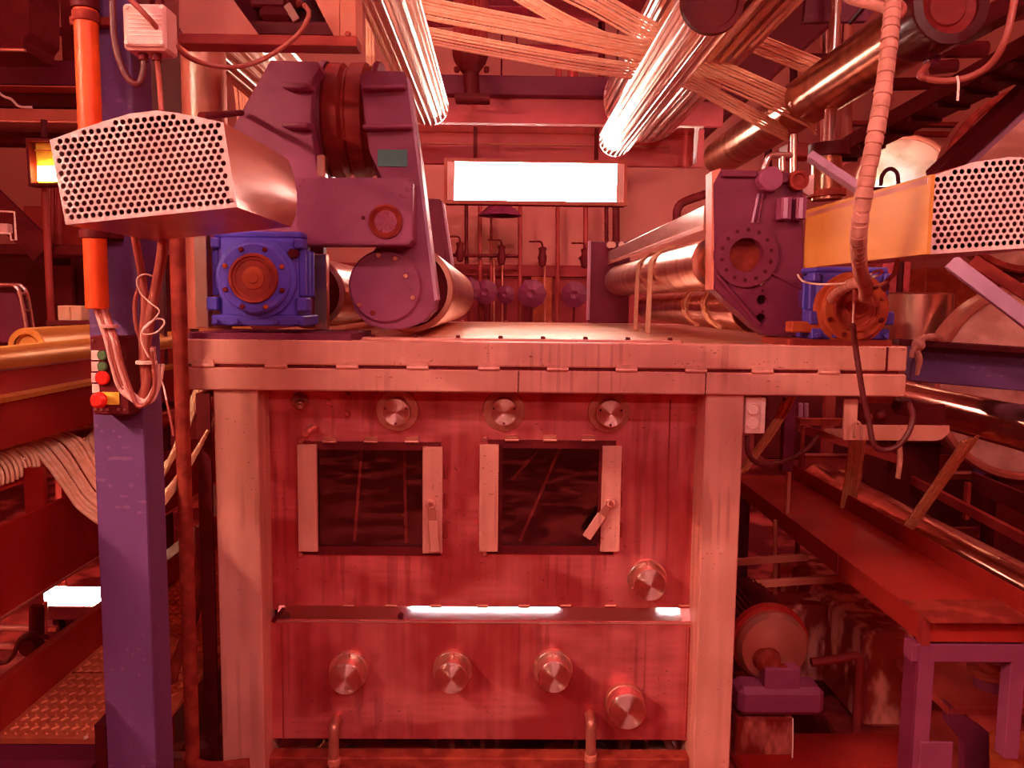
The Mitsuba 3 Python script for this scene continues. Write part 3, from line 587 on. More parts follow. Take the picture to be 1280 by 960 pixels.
x_, z_ = XZ(536, 250, 4.9); q = [(526, 258), (535, 248), (550, 249), (555, 254), (572, 368), (572, 385), (566, 397), (556, 402), (540, 402), (526, 395), (520, 380), (520, 300)]
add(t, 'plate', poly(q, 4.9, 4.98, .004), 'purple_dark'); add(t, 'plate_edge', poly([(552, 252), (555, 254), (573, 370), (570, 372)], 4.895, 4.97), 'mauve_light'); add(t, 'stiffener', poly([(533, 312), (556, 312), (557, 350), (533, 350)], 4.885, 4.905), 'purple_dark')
# ---------------------------------------------------------------- left machine, running away from the viewer
def run(pts, Yref, Ya, Yb, b=0.0): return prism(pp(pts, Yref), Ya, Yb, b)
t = thing('creel_frame', 'long gold and brown machine frame at the left edge, behind the post', 'machine frame')
add(t, 'cover_roll', cyl((*P(-12, 452, 2.3)[:1], 1.5, P(-12, 452, 2.3)[2]), (P(-12, 452, 2.3)[0], 4.6, P(-12, 452, 2.3)[2]), .042, 24), 'gold_paint', label='gold painted round cover')
add(t, 'upper_panel', run([(-120, 463), (3, 463), (3, 495), (-120, 495)], 2.3, 1.5, 4.6), 'red_sheet')
add(t, 'edge_strip', run([(-4, 461), (5, 461), (5, 464), (-4, 464)], 2.3, 1.5, 4.6), 'bright_steel')
add(t, 'ledge', run([(-120, 493), (28, 493), (28, 499), (-120, 499)], 2.3, 1.5, 4.6, .002), 'gold_paint')
add(t, 'lower_panel', run([(-120, 499), (24, 499), (24, 556), (-120, 556)], 2.3, 1.5, 4.6), 'red_sheet')
for Y in (1.6, 4.5): add(t, 'stand', bx(*[P(u, 500, 2.3)[0] for u in (-90, -20)], Y, Y + .06, 0, P(0, 500, 2.3)[2], .003), 'dark_iron')
roller('gold covered roll lying on the left machine frame', XZ(-45, 440, 2.3), .06, 2.6, 3.35, 'gold_paint', neck=0)
yr = XZ(-8, 592, 2.3); YR_ = .055
roller('dark yarn roll under the left machine frame', yr, YR_, 1.6, 4.6, 'red_roller', neck=.4)
# yarn on the roll and hanging sheets
def band(label, path, n, wvec, r, m, group=None, name='yarn_band', wob=.25, k=5):
    """n cords side by side along one path; wvec: the band's half width at each point of the path"""
    ms = []
    path = np.array(path, float); wv = np.array(wvec, float) * np.ones((len(path), 1)) if np.ndim(wvec) == 1 else np.array(wvec, float)
    for i in range(n):
        s = (i - (n - 1) / 2) / max(1, (n - 1) / 2); j = random.uniform(-1, 1) * wob / n
        ms.append(tube(path + wv * (s + j) + np.array([0, random.uniform(-1, 1), random.uniform(-1, 1)]) * r * .4, r * random.uniform(.85, 1.15), 6, k))
    return one(name, cat_(ms), m, label, 'yarn', group, smooth=True)
cr = np.array([yr[0], 0, yr[1]])
def wrap(Y, a): return cr + [math.cos(a) * (YR_ + .006), Y, math.sin(a) * (YR_ + .006)]
band('cream yarn wound over the dark roll at the left edge', [wrap(2.0 , a) for a in np.linspace(2.6, -.3, 9)], 40, (0, .42, 0), .0055, 'cream_yarn', k=2, name='yarn_winding')
band('cream yarn sheet sagging from the left roll behind the post, lower one', [wrap(2.56, 1.7), wrap(2.55, .8)] + Q((84, 570, 2.48), (102, 598, 2.40), (120, 622, 2.34), (160, 648, 2.28), (195, 634, 2.28), (214, 612, 2.34), (238, 578, 2.45), (262, 536, 2.6)), 10, [(0, .12, 0)] * 2 + [(.02, .07, .02), (.022, .05, .025), (.022, .04, .03)] + [(.01, .03, .035)] * 5, .0062, 'cream_yarn')
band('cream yarn sheet rising to the tank behind the post, upper one', [wrap(2.92, 1.7), wrap(2.90, .8)] + Q((108, 548, 2.75), (119, 575, 2.62), (160, 610, 2.46), (205, 588, 2.46), (222, 558, 2.5), (238, 518, 2.58), (252, 476, 2.68)), 8, [(0, .09, 0)] * 2 + [(.012, .05, .02)] * 2 + [(.01, .03, .03)] * 5, .0062, 'cream_yarn')
for i, (u0, u1, v0, v1) in enumerate(((30, 55, 585, 646), (76, 96, 574, 626))):
    Y = 2.35 + i * .4; one('roll_support', rect(u0, v0, u1, v1, Y, .02, .001), 'red_sheet', ('brown support plate under the yarn roll, nearer the left edge', 'brown support plate under the yarn roll, nearer the post')[i], 'support')
Yk = 2.1; tx = P(0, 720, Yk)[0]
t = thing('drip_tray', 'long red sheet metal tray below the yarn roll, left of the post', 'tray')
add(t, 'side', bx(tx - .012, tx, 1.5, 4.8, P(0, 772, Yk)[2], P(0, 660, Yk)[2]), 'red_sheet'); add(t, 'bottom', bx(tx - .5, tx - .012, 1.5, 4.8, P(0, 772, Yk)[2], P(0, 772, Yk)[2] + .01), 'red_sheet')
add(t, 'rim', cyl((tx, 1.5, P(0, 772, Yk)[2]), (tx, 4.8, P(0, 772, Yk)[2]), .005, 8), 'dull_steel')
for Y in (1.6, 4.6): add(t, 'foot', bx(tx - .2, tx - .15, Y, Y + .05, 0, P(0, 772, Yk)[2] + .005), 'dark_iron')
# platform of tread plate
pz = P(60, 937, 2.1)[2]; kx = P(0, 872, 2.2)[0]; xr = P(245, 800, 2.3)[0]
t = thing('tread_platform', 'platform of diamond tread plate at the foot of the purple post', 'platform')
add(t, 'deck', bx(kx, -.98, 2.16, 4.7, pz - .02, pz, .002), 'tread_deck'); add(t, 'riser', bx(kx, -.98, 2.165, 2.19, 0, pz - .02), 'purple_dark')
lugs = []
for i in range(64):
    for j in range(24):
        x, y = kx + .015 + j * .029 + (i % 2) * .0145, 2.185 + i * .0255
        if x > -1.0: continue
        m = hull([(s * .0125, w * .0042, 0) for s in (-1, 1) for w in (-1, 1)] + [(-.008, 0, .005), (.008, 0, .005)]); a = (PI / 4 if i % 2 else -PI / 4) + .1
        m.apply_transform(trimesh.transformations.rotation_matrix(a, (0, 0, 1))); m.apply_translation((x, y, pz)); lugs.append(m)
add(t, 'tread_lugs', cat_(lugs), 'tread_plate', kind='stuff', label='raised lugs of the tread plate')
add(t, 'deck_seam', bx(kx + .01, -.99, 2.555, 2.562, pz - .001, pz + .0015), 'rust')
one('kick_plate', bx(kx - .03, kx, 2.0, 4.7, pz - .03, P(0, 855, 2.2)[2] , .002), 'red_sheet', 'red kick plate along the left side of the tread platform', 'kick plate')
one('pebble', lathe([(0, -.006), (.006, -.004), (.008, 0), (.005, .005), (0, .006)], PZ(107, 922, pz + .005), (0, 0, 1), 10), 'pale_wood', 'small pale crumb lying on the tread plate', 'crumb')
one('lower_plate', bx(kx - .1, -1.1, 1.5, 2.10, P(50, 948, 2.1)[2] - .02, P(50, 948, 2.1)[2] - .005), 'purple_dark', 'dull purple floor plate in front of the tread platform', 'floor plate')
# work lamp lying behind the tray
t = thing('work_lamp', 'glaring fluorescent work lamp lying low behind the red tray', 'lamp')
a, b = P(58, 743, 3.9), P(140, 743, 3.9); lz = a[2]
add(t, 'housing', bx(a[0], b[0], 3.82, 4.02, lz - .10, lz - .032, .004), 'dark_iron'); lamp(t, 'tube', bx(a[0] + .01, b[0] - .01, 3.86, 3.96, lz - .03, lz + .02), L_STRIP)
for x in (a[0] + .05, b[0] - .05): add(t, 'leg', bx(x - .015, x + .015, 3.88, 3.94, 0, lz - .10), 'dark_iron')
for i, v in enumerate((786, 808)):
    one('floor_pipe', cyl(P(-60, v - 2, 2.9 - i * .2), P((72, 30)[i], v, 2.9 - i * .2), .012, 12), 'bright_steel', ('bright pipe along the floor left of the tread platform, upper one', 'bright pipe along the floor left of the tread platform, lower one')[i], 'pipe')
t = thing('floor_valve', 'dark floor valve with a bent hose left of the tread platform', 'valve')
add(t, 'body', cyl(P(46, 812, 2.7), P(46, 757, 2.7), .024, 16, b=.004), 'dark_iron'); add(t, 'bonnet', lathe([(0, -.035), (.03, -.03), (.042, 0), (.03, .03), (0, .035)], P(40, 806, 2.7), (0, 1, 0), 20), 'dark_iron')
add(t, 'hose', tube(Q((60, 797, 2.65), (40, 792, 2.6), (25, 800, 2.6), (17, 818, 2.6), (5, 828, 2.6), (-20, 828, 2.6)), .008, 8), 'cable_black'); add(t, 'stem', cyl(P(57, 800, 2.7), P(57, 752, 2.7), .006, 8), 'bright_steel')
# uprights between post and tank
t = thing('riser_pipe', 'brown vertical pipe between the purple post and the tank leg', 'pipe')
p = P(231, 620, 2.36); add(t, 'pipe', cyl((p[0], 2.36, P(231, 946, 2.36)[2]), (p[0], 2.36, P(231, 285, 2.36)[2] + .12), .021, 20), 'rust')
add(t, 'elbow', tube([p * [1, 1, 0] + [0, 0, P(231, 946, 2.36)[2] + .02], p * [1, 1, 0] + [0, 0, P(231, 946, 2.36)[2] - .02], p * [1, 1, 0] + [.05, .02, P(231, 946, 2.36)[2] - .05], p * [1, 1, 0] + [.16, .04, P(231, 946, 2.36)[2] - .05]], .021, 14), 'rust')
add(t, 'branch', cyl(P(216, 945, 2.33), P(230, 945, 2.33), .013, 14), 'bright_steel')
one('angle_upright', cat_([rect(251, 492, 268, 960, 2.56, .01), rect(251, 492, 255, 960, 2.56, .06)]), 'dark_iron', 'dark angle iron upright beside the left tank leg', 'upright')
one('wall_column', rect(212, 262, 236, 420, 2.75, .08, .002), 'rust', 'rusty column behind the cables, left of the tank', 'column')
one('pipe_valve', lathe([(0, -.03), (.02, -.03), (.03, -.02), (.045, -.01), (.05, 0), (.045, .01), (0, .012)], P(246, 940, 2.5), (0, 1, 0), 24), 'black_iron', 'black hand wheel low beside the left tank leg', 'hand wheel')
one('cross_pipe', cyl(P(205, 814, 2.9), P(275, 812, 2.9), .020, 14), 'bright_steel', 'short bright pipe crossing low left of the tank', 'pipe')
one('side_rail', bar(P(205, 700, 3.2), P(262, 655, 2.75), .03, .04), 'red_iron', 'red sloping rail seen between post and tank leg', 'rail')
one('bent_stay', cat_([tube(Q((250, 660, 2.8), (248, 740, 2.7), (232, 800, 2.6), (214, 850, 2.5), (210, 930, 2.45)), .02, 10)]), 'rust', 'red bent pipe stay behind the brown vertical pipe', 'stay')
# ---------------------------------------------------------------- right: end plates, rolls, gearbox, guard
Yp = 2.55
t = thing('bearing_plate', 'large purple cast plate with round bore and two holes, right on the tank', 'bearing plate')
pl = pp([(901, 211), (1004, 216), (1004, 420), (960, 420), (946, 411), (893, 362), (891, 230)], Yp)
bo = P(932, 319, Yp); br = S(21, Yp)
holes = [Point(bo[0], bo[2]).buffer(br)] + [Point(*XZ(u, v, Yp)).buffer(S(6.2, Yp)) for u, v in ((953, 375), (952, 398))]
add(t, 'plate', prism(pl.difference(unary_union(holes)), Yp, Yp + .085, .004), 'purple_dark')
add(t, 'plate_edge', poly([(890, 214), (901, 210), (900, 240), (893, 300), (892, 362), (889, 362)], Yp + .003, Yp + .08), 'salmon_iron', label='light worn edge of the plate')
add(t, 'bore_ring', prism(Point(bo[0], bo[2]).buffer(S(40, Yp), 12).difference(Point(bo[0], bo[2]).buffer(br, 10)), Yp - .012, Yp + .002, .002), 'purple_dark')
add(t, 'bore_face', cyl(bo + [0, .03, 0], bo + [0, .05, 0], br * 1.05, 32), 'bore_red', label='rusty shaft end in the bore')
for k in range(14):
    a = k * 2 * PI / 14 + .2; d = np.array([math.cos(a), 0, math.sin(a)]) * S(31, Yp); add(t, 'ring_bolt', cyl(bo + d + [0, -.0135, 0], bo + d + [0, -.008, 0], .006, 10), 'black_iron')
for u, v in ((953, 375), (952, 398)): add(t, 'hole_back', cyl(P(u, v, Yp) + [0, .04, 0], P(u, v, Yp) + [0, .06, 0], S(7, Yp), 16), 'black_iron')
for u in (953,): 
    for v in (363, 389): add(t, 'screw', bolt(P(u, v, Yp), .0045, .003), 'black_iron')
add(t, 'ridge', bar(P(897, 345, Yp - .004), P(950, 407, Yp - .004), .012, .012, .003, (0, 1, 0)), 'purple_dark')
add(t, 'ridge', bar(P(962, 340, Yp - .004), P(1004, 361, Yp - .004), .010, .012, .003, (0, 1, 0)), 'purple_dark')
add(t, 'ridge', bar(P(940, 280, Yp - .003), P(948, 242, Yp - .003), .007, .010, .002, (0, 1, 0)), 'mauve_light')
add(t, 'ridge', bar(P(947, 280, Yp - .003), P(954, 242, Yp - .003), .007, .010, .002, (0, 1, 0)), 'purple_dark')
add(t, 'ledge', rect(903, 213, 946, 221, Yp - .015, .02, .003), 'purple_dark')
add(t, 'knob', lathe([(0, -.045), (.034, -.045), (.038, -.04), (.038, 0), (0, 0)], P(959, 226, Yp), (0, 1, 0), 32), 'purple_paint')
add(t, 'bearing', lathe([(0, -.02), (.018, -.022), (.022, -.03), (.030, -.03), (.032, 0), (0, 0)], P(995, 227, Yp), (0, 1, 0), 28), 'rust', label='rusty open bearing')
add(t, 'nut', bolt(P(977, 226, Yp), .013, .03), 'purple_dark')
for u in (977, 996): add(t, 'clamp_block', rect(u, 246, u + 13, 274, Yp - .05, .052, .003), 'purple_paint'); add(t, 'clamp_face', rect(u + 3, 247, u + 8, 273, Yp - .055, .006, .001), 'mauve_light')
add(t, 'white_chip', poly([(949, 350), (957, 346), (958, 350), (951, 357)], Yp - .004, Yp), 'white_plastic', label='white chip of paint')
t = thing('bearing_plate', 'dark far bearing plate behind the two cords at the right rolls', 'bearing plate')
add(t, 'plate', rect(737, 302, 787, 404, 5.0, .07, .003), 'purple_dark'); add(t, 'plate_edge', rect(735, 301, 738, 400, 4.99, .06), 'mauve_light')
for u in (762, 766, 777): add(t, 'stud', cyl(P(u, 306, 4.9), P(u, 306, 5.0), .02, 12), 'bright_steel')
roller('polished steel roll of the right pair with two cords over it', XZ(901, 327, 2.66), .092, 2.68, 4.95, 'roller_steel', neck=.5)
roller('reddish lower roll behind the purple bore plate', XZ(940, 388, 2.72), .075, 2.70, 4.6, 'red_roller', neck=.5)
t = thing('tie_bar', 'bright square steel bar above the right rolls', 'bar')
a, b = P(893, 268, 2.64), P(893, 268, 4.99); add(t, 'bar', bx(a[0] - .035, a[0] + .012, 2.64, 5.0, a[2] - .036, a[2] + .03, .003), 'bright_steel')
add(t, 'lip', bx(a[0] - .036, a[0] - .030, 2.64, 5.0, a[2] - .05, a[2] - .036), 'dull_steel')
# cords over the rolls
c2 = np.array([XZ(901, 327, 2.66)[0], XZ(901, 327, 2.66)[1]])
def over(Y, cc, r, a0, a1, tail, n=8):
    p = [np.array([cc[0] + math.cos(a) * r, Y, cc[1] + math.sin(a) * r]) for a in np.linspace(a0, a1, n)]; return p + tail
for i, (Y, lab) in enumerate(((3.72, 'cream cord band hanging over the polished right roll, farther one'), (3.40, 'cream cord band hanging over the polished right roll, nearer one'))):
    p = over(Y, c2, .097, .6, 2.9, []); p += [np.array([p[-1][0] - .004, Y, z_top + .10]), np.array([p[-1][0] - .006, Y, z_top + .0])]
    band(lab, p, 6, (0, .028, 0), .0062, 'cream_yarn', name='cord_band')
c3_ = XZ(940, 388, 2.72)
for i, (Y, lab) in enumerate(((3.55, 'cord band winding round the reddish lower roll, farther one'), (3.22, 'cord band winding round the reddish lower roll, nearer one'))):
    p = over(Y, c3_, .079, 1.3, 4.2, []); q = np.array(p); q[:, 1] -= np.linspace(0, .25, len(q)); band(lab, q, 5, (0, .024, 0), .006, 'amber_yarn', name='cord_band')
gearbox(1066, 386, 2.42, .26, .27, .17, 'blue gearbox with rusty flange on the right end of the tank lid', .098, ('blue_paint', 'rust', 'rust_orange'))
one('rusty_block', rect(990, 402, 1030, 416, 2.43, .06, .004), 'rust_orange', 'rusty orange block at the left foot of the right blue gearbox', 'block')
one('gearbox_plate', bx(P(985, 418, 2.42)[0], P(1112, 422, 2.42)[0], 2.405, 2.66, z_top - .004, z_top + .018, .001), 'rust', 'rusty base plate under the right blue gearbox', 'plate')
# right guard: perforated front at the frame's edge, plain gold side towards the gearbox
front = [(1160, 222), (1215, 203), (1262, 196), (1300, 198), (1360, 225), (1360, 305), (1160, 318)]
g2 = perforated_guard(front, 1.58, 2.2, .01374, .0051, 'perforated steel guard with flat gold side plate at the right edge', 0, .0022, 'dull_steel')
def lerp_side(u0, v0, u1, v1): return P(u0, v0, 1.58), P(u1, v1, 2.2)
xg = P(1160, 270, 1.58)[0]
pa = np.array([P(1160, 219, 1.58), P(1160, 318, 1.58)]); 
za1, za0 = pa[0][2], pa[1][2]; zb1, zb0 = P(1010, 262, 2.2)[2], P(1003, 335, 2.2)[2]
add(g2, 'side_plate', loft([(xg - .004, 1.57, za0), (xg - .004, 1.57, za1), (xg - .004, 2.21, zb1), (xg - .004, 2.21, zb0)], [(xg + .004, 1.57, za0), (xg + .004, 1.57, za1), (xg + .004, 2.21, zb1), (xg + .004, 2.21, zb0)]), 'gold_paint', label='flat gold side plate', smooth=False)
# taped cable bundle
bp = Q((1126, -40, 1.62), (1117, 0, 1.62), (1113, 40, 1.6), (1106, 100, 1.58), (1096, 160, 1.57), (1084, 220, 1.57), (1077, 262, 1.58), (1073, 300, 1.62), (1075, 335, 1.75), (1082, 362, 2.0), (1080, 372, 2.2))
t = thing('taped_cable', 'thick cable bundle wrapped in spiral tape hanging before the gold plate', 'cable bundle')
path = smooth_path(bp, 10); seg = np.r_[0, np.cumsum(np.linalg.norm(np.diff(path, axis=0), axis=1))]
add(t, 'core', tube(path, .0145, 12, 0), 'tape_wrap')
def at(s): return np.array([np.interp(s, seg, path[:, k]) for k in range(3)])
s = .03; k = 0
while s < seg[-1] - .04:
    w = random.uniform(.016, .026); a, b = at(s), at(s + w); d = (b - a); tilt = np.array([random.uniform(-.2, .2), 0, random.uniform(.05, .2)])
    add(t, 'tape_turn', cyl(a, b, random.uniform(.0150, .0168), 16, random.uniform(.0155, .0175), b=.0012), 'tape_wrap'); s += w + random.choice((.0006, .001, .0015, .004)); k += 1
t = thing('taped_cable', 'short taped cable end branching into the right blue gearbox', 'cable bundle')
add(t, 'core', tube(Q((1079, 352, 1.9), (1062, 356, 2.1), (1046, 366, 2.3), (1040, 374, 2.36)), .015, 12), 'tape_wrap')
cable('cable', 'cable splitting from the taped bundle at the top right', [(1120, 25, 1.62), (1108, 12, 1.64), (1092, 6, 1.66), (1066, 0, 1.7), (1040, -14, 1.75)], .010, 'tape_wrap')
cable('cable', 'thin cable looping beside the taped bundle at the top right', [(1124, 22, 1.62), (1130, 10, 1.63), (1122, 2, 1.64), (1108, -4, 1.66), (1090, -16, 1.7)], .006, 'cable_red')
cable('cable', 'brown cable rising from the right gearbox along the gold plate bottom', [(1088, 362, 2.1), (1108, 352, 2.0), (1120, 338, 1.9), (1121, 318, 1.8)], .006, 'cable_red')
cable('wire', 'red and white wire arcing over the right blue gearbox', [(997, 343, 2.3), (1003, 351, 2.3), (1020, 355, 2.28), (1045, 355, 2.2), (1068, 352, 2.0), (1092, 346, 1.95), (1103, 340, 1.95), (1098, 338, 1.95), (1085, 345, 1.95)], .0032, 'cable_white')
cable('wire', 'white wire end hanging before the rusty gearbox flange', [(1067, 350, 2.25), (1067, 375, 2.30), (1066, 408, 2.31)], .0032, 'cable_white')
cable('cable', 'black hose hanging from the right gearbox down past the tank rim', [(1066, 406, 2.3), (1069, 430, 2.33), (1074, 465, 2.33), (1079, 495, 2.33), (1086, 525, 2.33), (1092, 555, 2.32), (1106, 563, 2.32), (1124, 556, 2.32), (1136, 540, 2.32), (1141, 520, 2.34), (1137, 505, 2.4)], .0085, 'cable_black')

# ---------------------------------------------------------------- right of the tank
t = thing('socket_box', 'white socket box with two round outlets on the right tank leg', 'socket box')
add(t, 'case', rect(932, 497, 957, 542, 2.43, .06, .003), 'white_plastic'); add(t, 'cover', rect(932, 497, 951, 542, 2.424, .007, .002), 'box_grey')
for v in (511, 529): add(t, 'outlet', lathe([(0, -.006), (.008, -.007), (.009, -.003), (.014, -.003), (.0155, -.007), (.018, -.006), (.018, 0), (0, 0)], P(941, v, 2.424), (0, 1, 0), 24), 'white_plastic')
cable('cable', 'black cable leaving the white socket box downwards', [(934, 545, 2.46), (935, 565, 2.46), (945, 578, 2.48), (965, 580, 2.6), (990, 572, 2.8), (1010, 560, 3.0), (1022, 545, 3.1)], .008, 'cable_black')
t = thing('side_trough', 'small pale steel trough hung under the right end of the tank rim', 'trough')
Yt = 2.44
add(t, 'front', poly([(1055, 550), (1055, 534), (1075, 531), (1187, 532), (1187, 540), (1178, 549), (1168, 551)], Yt, Yt + .006), 'trim_steel')
add(t, 'bottom', rect(1056, 546, 1172, 550, Yt + .006, .16), 'trim_steel'); add(t, 'cheek', rect(1055, 499, 1072, 548, Yt + .002, .012, .002), 'trim_steel'); add(t, 'back', rect(1056, 505, 1180, 549, Yt + .17, .008), 'dark_iron')
add(t, 'hose_end', lathe([(0, -.03), (.022, -.03), (.028, -.02), (.028, .04), (0, .04)], P(1133, 509, Yt + .04), (0, 1, 0), 24), 'wet_black'); add(t, 'lump', trimesh.creation.icosphere(2, .018).apply_transform(trimesh.transformations.translation_matrix(P(1101, 518, Yt + .05))), 'dark_iron'); add(t, 'lump', trimesh.creation.icosphere(2, .014).apply_transform(trimesh.transformations.translation_matrix(P(1085, 522, Yt + .05))), 'rust')
cable('cord_loop', 'pale cord knotted at the corner of the small steel trough', [(1068, 548, 2.42), (1067, 532, 2.42), (1072, 527, 2.42), (1077, 535, 2.42), (1077, 549, 2.42)], .004, 'tape_wrap', cat='cord')
cable('hanging_rope', 'frayed pale rope hanging below the black hose', [(1124, 552, 2.44), (1125, 575, 2.44), (1122, 598, 2.44)], .0085, 'tape_wrap', cat='rope')
# inclined yarn bands
band('flat amber yarn strap from the small trough down behind the walkway', Q((1073, 548, 3.4), (1067, 590, 3.5), (1060, 632, 3.6), (1055, 662, 3.65)), 6, (.030, 0, .002), .0072, 'strap_yarn', name='yarn_strap')
band('flat amber yarn strap crossing the bright right roll', Q((1214, 548, 2.75), (1172, 608, 2.95), (1130, 668, 3.12), (1104, 705, 3.2)), 6, (.028, 0, .012), .0066, 'strap_yarn', name='yarn_strap')
band('flat amber yarn strap close beside the right tank leg', Q((986, 497, 2.8), (978, 515, 2.8), (955, 552, 2.8), (925, 592, 2.8)), 5, (.020, 0, .012), .006, 'strap_yarn', name='yarn_strap')
# rolls to the right
roller('shining long roll of the lower right, passing behind the yarn straps', XZ(1024, 601, 4.3), .098, 1.9, 4.3, 'red_roller', neck=.5)
roller('bright roll end running out of the tank corner to the right edge', XZ(1280, 535, 2.6), .076, 1.9, 3.6, 'red_roller', neck=.4)
# walkway
Yw = 2.3; za = P(1155, 772, Yw)[2]; xa = P(1155, 772, Yw)[0]; xe = xa + .315
t = thing('steel_walkway', 'long red sheet steel walkway channel right of the tank', 'walkway')
add(t, 'deck', bx(xa, xe, Yw, 4.3, za - .006, za), 'red_sheet'); add(t, 'left_flange', bx(xa - .004, xa + .004, Yw + .02, 4.3, za - .075, za + .002), 'red_sheet'); add(t, 'right_lip', bx(xe, xe + .006, 1.9, 4.3, za, za + .07), 'red_sheet'); add(t, 'bottom_flange', bx(xa, xa + .05, Yw + .02, 4.3, za - .079, za - .073), 'red_sheet')
add(t, 'end_tread', bx(xa + .0, xe, Yw - .04, Yw + .14, za - .001, za + .004), 'rust'); add(t, 'end_face', bx(xa + .02, xe, Yw + .0, Yw + .02, za - .075, za - .001), 'red_sheet'); add(t, 'end_angle', bx(xa - .004, xa + .02, Yw - .005, Yw + .03, za - .085, za), 'red_iron')
for Y in (2.9, 3.5): add(t, 'rib', bx(xa - .008, xa, Y, Y + .012, za - .075, za), 'red_iron')
t = thing('purple_stand', 'purple angle steel stand under the near end of the walkway', 'stand')
zt = P(1210, 806, Yw)[2]
add(t, 'top_bar', bx(xa - .03, xa + .37, Yw, Yw + .05, zt - .055, zt, .002), 'purple_paint')
add(t, 'leg', bx(xa - .008, xa + .042, Yw, Yw + .008, 0, zt - .002, .002), 'purple_paint'); add(t, 'leg_side', bx(xa - .014, xa - .006, Yw, Yw + .075, 0, zt, .002), 'purple_dark')
add(t, 'leg', bx(xa + .275, xa + .32, Yw, Yw + .05, .28, zt - .05, .002), 'purple_paint'); add(t, 'back_leg', bx(xa, xa + .04, 4.1, 4.15, 0, za - .08, .002), 'purple_dark')
add(t, 'foot_plate', bx(xa + .01, xa + .11, Yw - .01, Yw, P(1190, 940, Yw)[2] - .25, P(1190, 926, Yw)[2], .002), 'purple_paint')
# fan motor on its plinth
t = thing('fan_motor', 'round cast electric motor on a purple foot right of the tank leg', 'motor')
m0 = P(968, 812, 2.80); R = S(47, 2.8)
add(t, 'bell', lathe([(0, -.02), (R * .35, -.022), (R * .5, -.012), (R * .9, 0), (R, .02), (R * 1.0, .05), (0, .05)], m0, (0, 1, 0), 40), 'dull_steel')
add(t, 'rim', lathe([(R * .7, .045), (R * 1.08, .045), (R * 1.10, .05), (R * 1.10, .075), (R * .7, .075)], m0 + [0, 0, .005], (0, 1, 0), 40), 'red_sheet')
fl = Polygon([(m0[0] + math.cos(a) * rr_, m0[2] + math.sin(a) * rr_) for a, rr_ in [(k * PI / 40, R * (1.0 if k % 2 else .88)) for k in range(80)]])
add(t, 'finned_body', prism(fl, m0[1] + .075, m0[1] + .42), 'dark_iron', smooth=False)
add(t, 'hub', lathe([(0, -.045), (.03, -.045), (.045, -.03), (.052, 0), (0, 0)], m0 + [-.03, -.005, -.03], (0, 1, 0), 24), 'rust'); add(t, 'nut', lathe([(.008, -.05), (.02, -.05), (.022, -.03), (0, -.03)], m0 + [.015, -.01, -.055], (0, 1, 0), 16), 'rust')
add(t, 'foot_block', rect(956, 836, 1001, 866, 2.735, .06, .004), 'purple_paint'); add(t, 'saddle', rect(924, 862, 1032, 897, 2.72, .12, .02), 'purple_paint')
one('motor_plinth', rect(918, 897, 990, 1010, 2.74, .5, .006), 'dirty_concrete', 'dirty concrete plinth under the round cast motor', 'plinth')
cable('drip_wire', 'thin pale wire running down the motor plinth', [(991, 898, 2.72), (991, 925, 2.72), (990, 955, 2.72)], .003, 'cable_white', cat='wire')
# dirty concrete block wall and pipes behind the motor
t = thing('pit_wall', 'crusted dirty concrete block wall behind the round motor', 'pit wall')
add(t, 'block', bx(*[P(u, 850, 2.98)[0] for u in (1078, 1142)], 2.98, 4.0, 0, P(1080, 792, 2.98)[2], .02), 'crust')
add(t, 'block', bx(*[P(u, 850, 3.35)[0] for u in (915, 1066)], 3.35, 3.55, 0, P(1000, 758, 3.35)[2], .02), 'crust')
add(t, 'block', bx(*[P(u, 850, 4.9)[0] for u in (900, 1250)], 4.9, 5.1, 0, P(1000, 735, 4.9)[2], .02), 'floor_concrete')
for i, (u0, v0, u1, v1, Y) in enumerate(((915, 703, 1010, 696, 3.32), (918, 732, 1062, 722, 3.2))):
    one('cross_rod', bar(P(u0, v0, Y), P(u1, v1, Y), .02, .03, .002), 'salmon_iron', ('pale flat bar crossing behind the tank leg, upper one', 'pale flat bar crossing behind the tank leg, lower one')[i], 'bar')
one('thin_upright', cyl(P(969, 650, 3.5), P(969, 860, 3.5), .009, 10), 'salmon_iron', 'thin pale upright rod behind the flat bars', 'rod')
one('bent_pipe', tube(Q((1014, 828, 2.95), (1045, 824, 2.95), (1066, 820, 2.95), (1074, 826, 2.95), (1074, 850, 2.95), (1068, 945, 2.95)), .017, 12, 8), 'red_iron', 'red pipe bending down before the crusted wall', 'pipe')
one('sloping_rail', bar(P(1032, 895, 3.0), P(1072, 950, 2.8), .03, .03), 'rust', 'rusty sloping rail beside the motor plinth', 'rail')
one('pit_plate', bx(*[P(u, 930, 2.9)[0] for u in (900, 1135)], 2.45, 2.90, 0, P(1000, 914, 2.90)[2], .03), 'red_sheet', 'red rounded steel cover along the bottom right of the tank', 'cover')
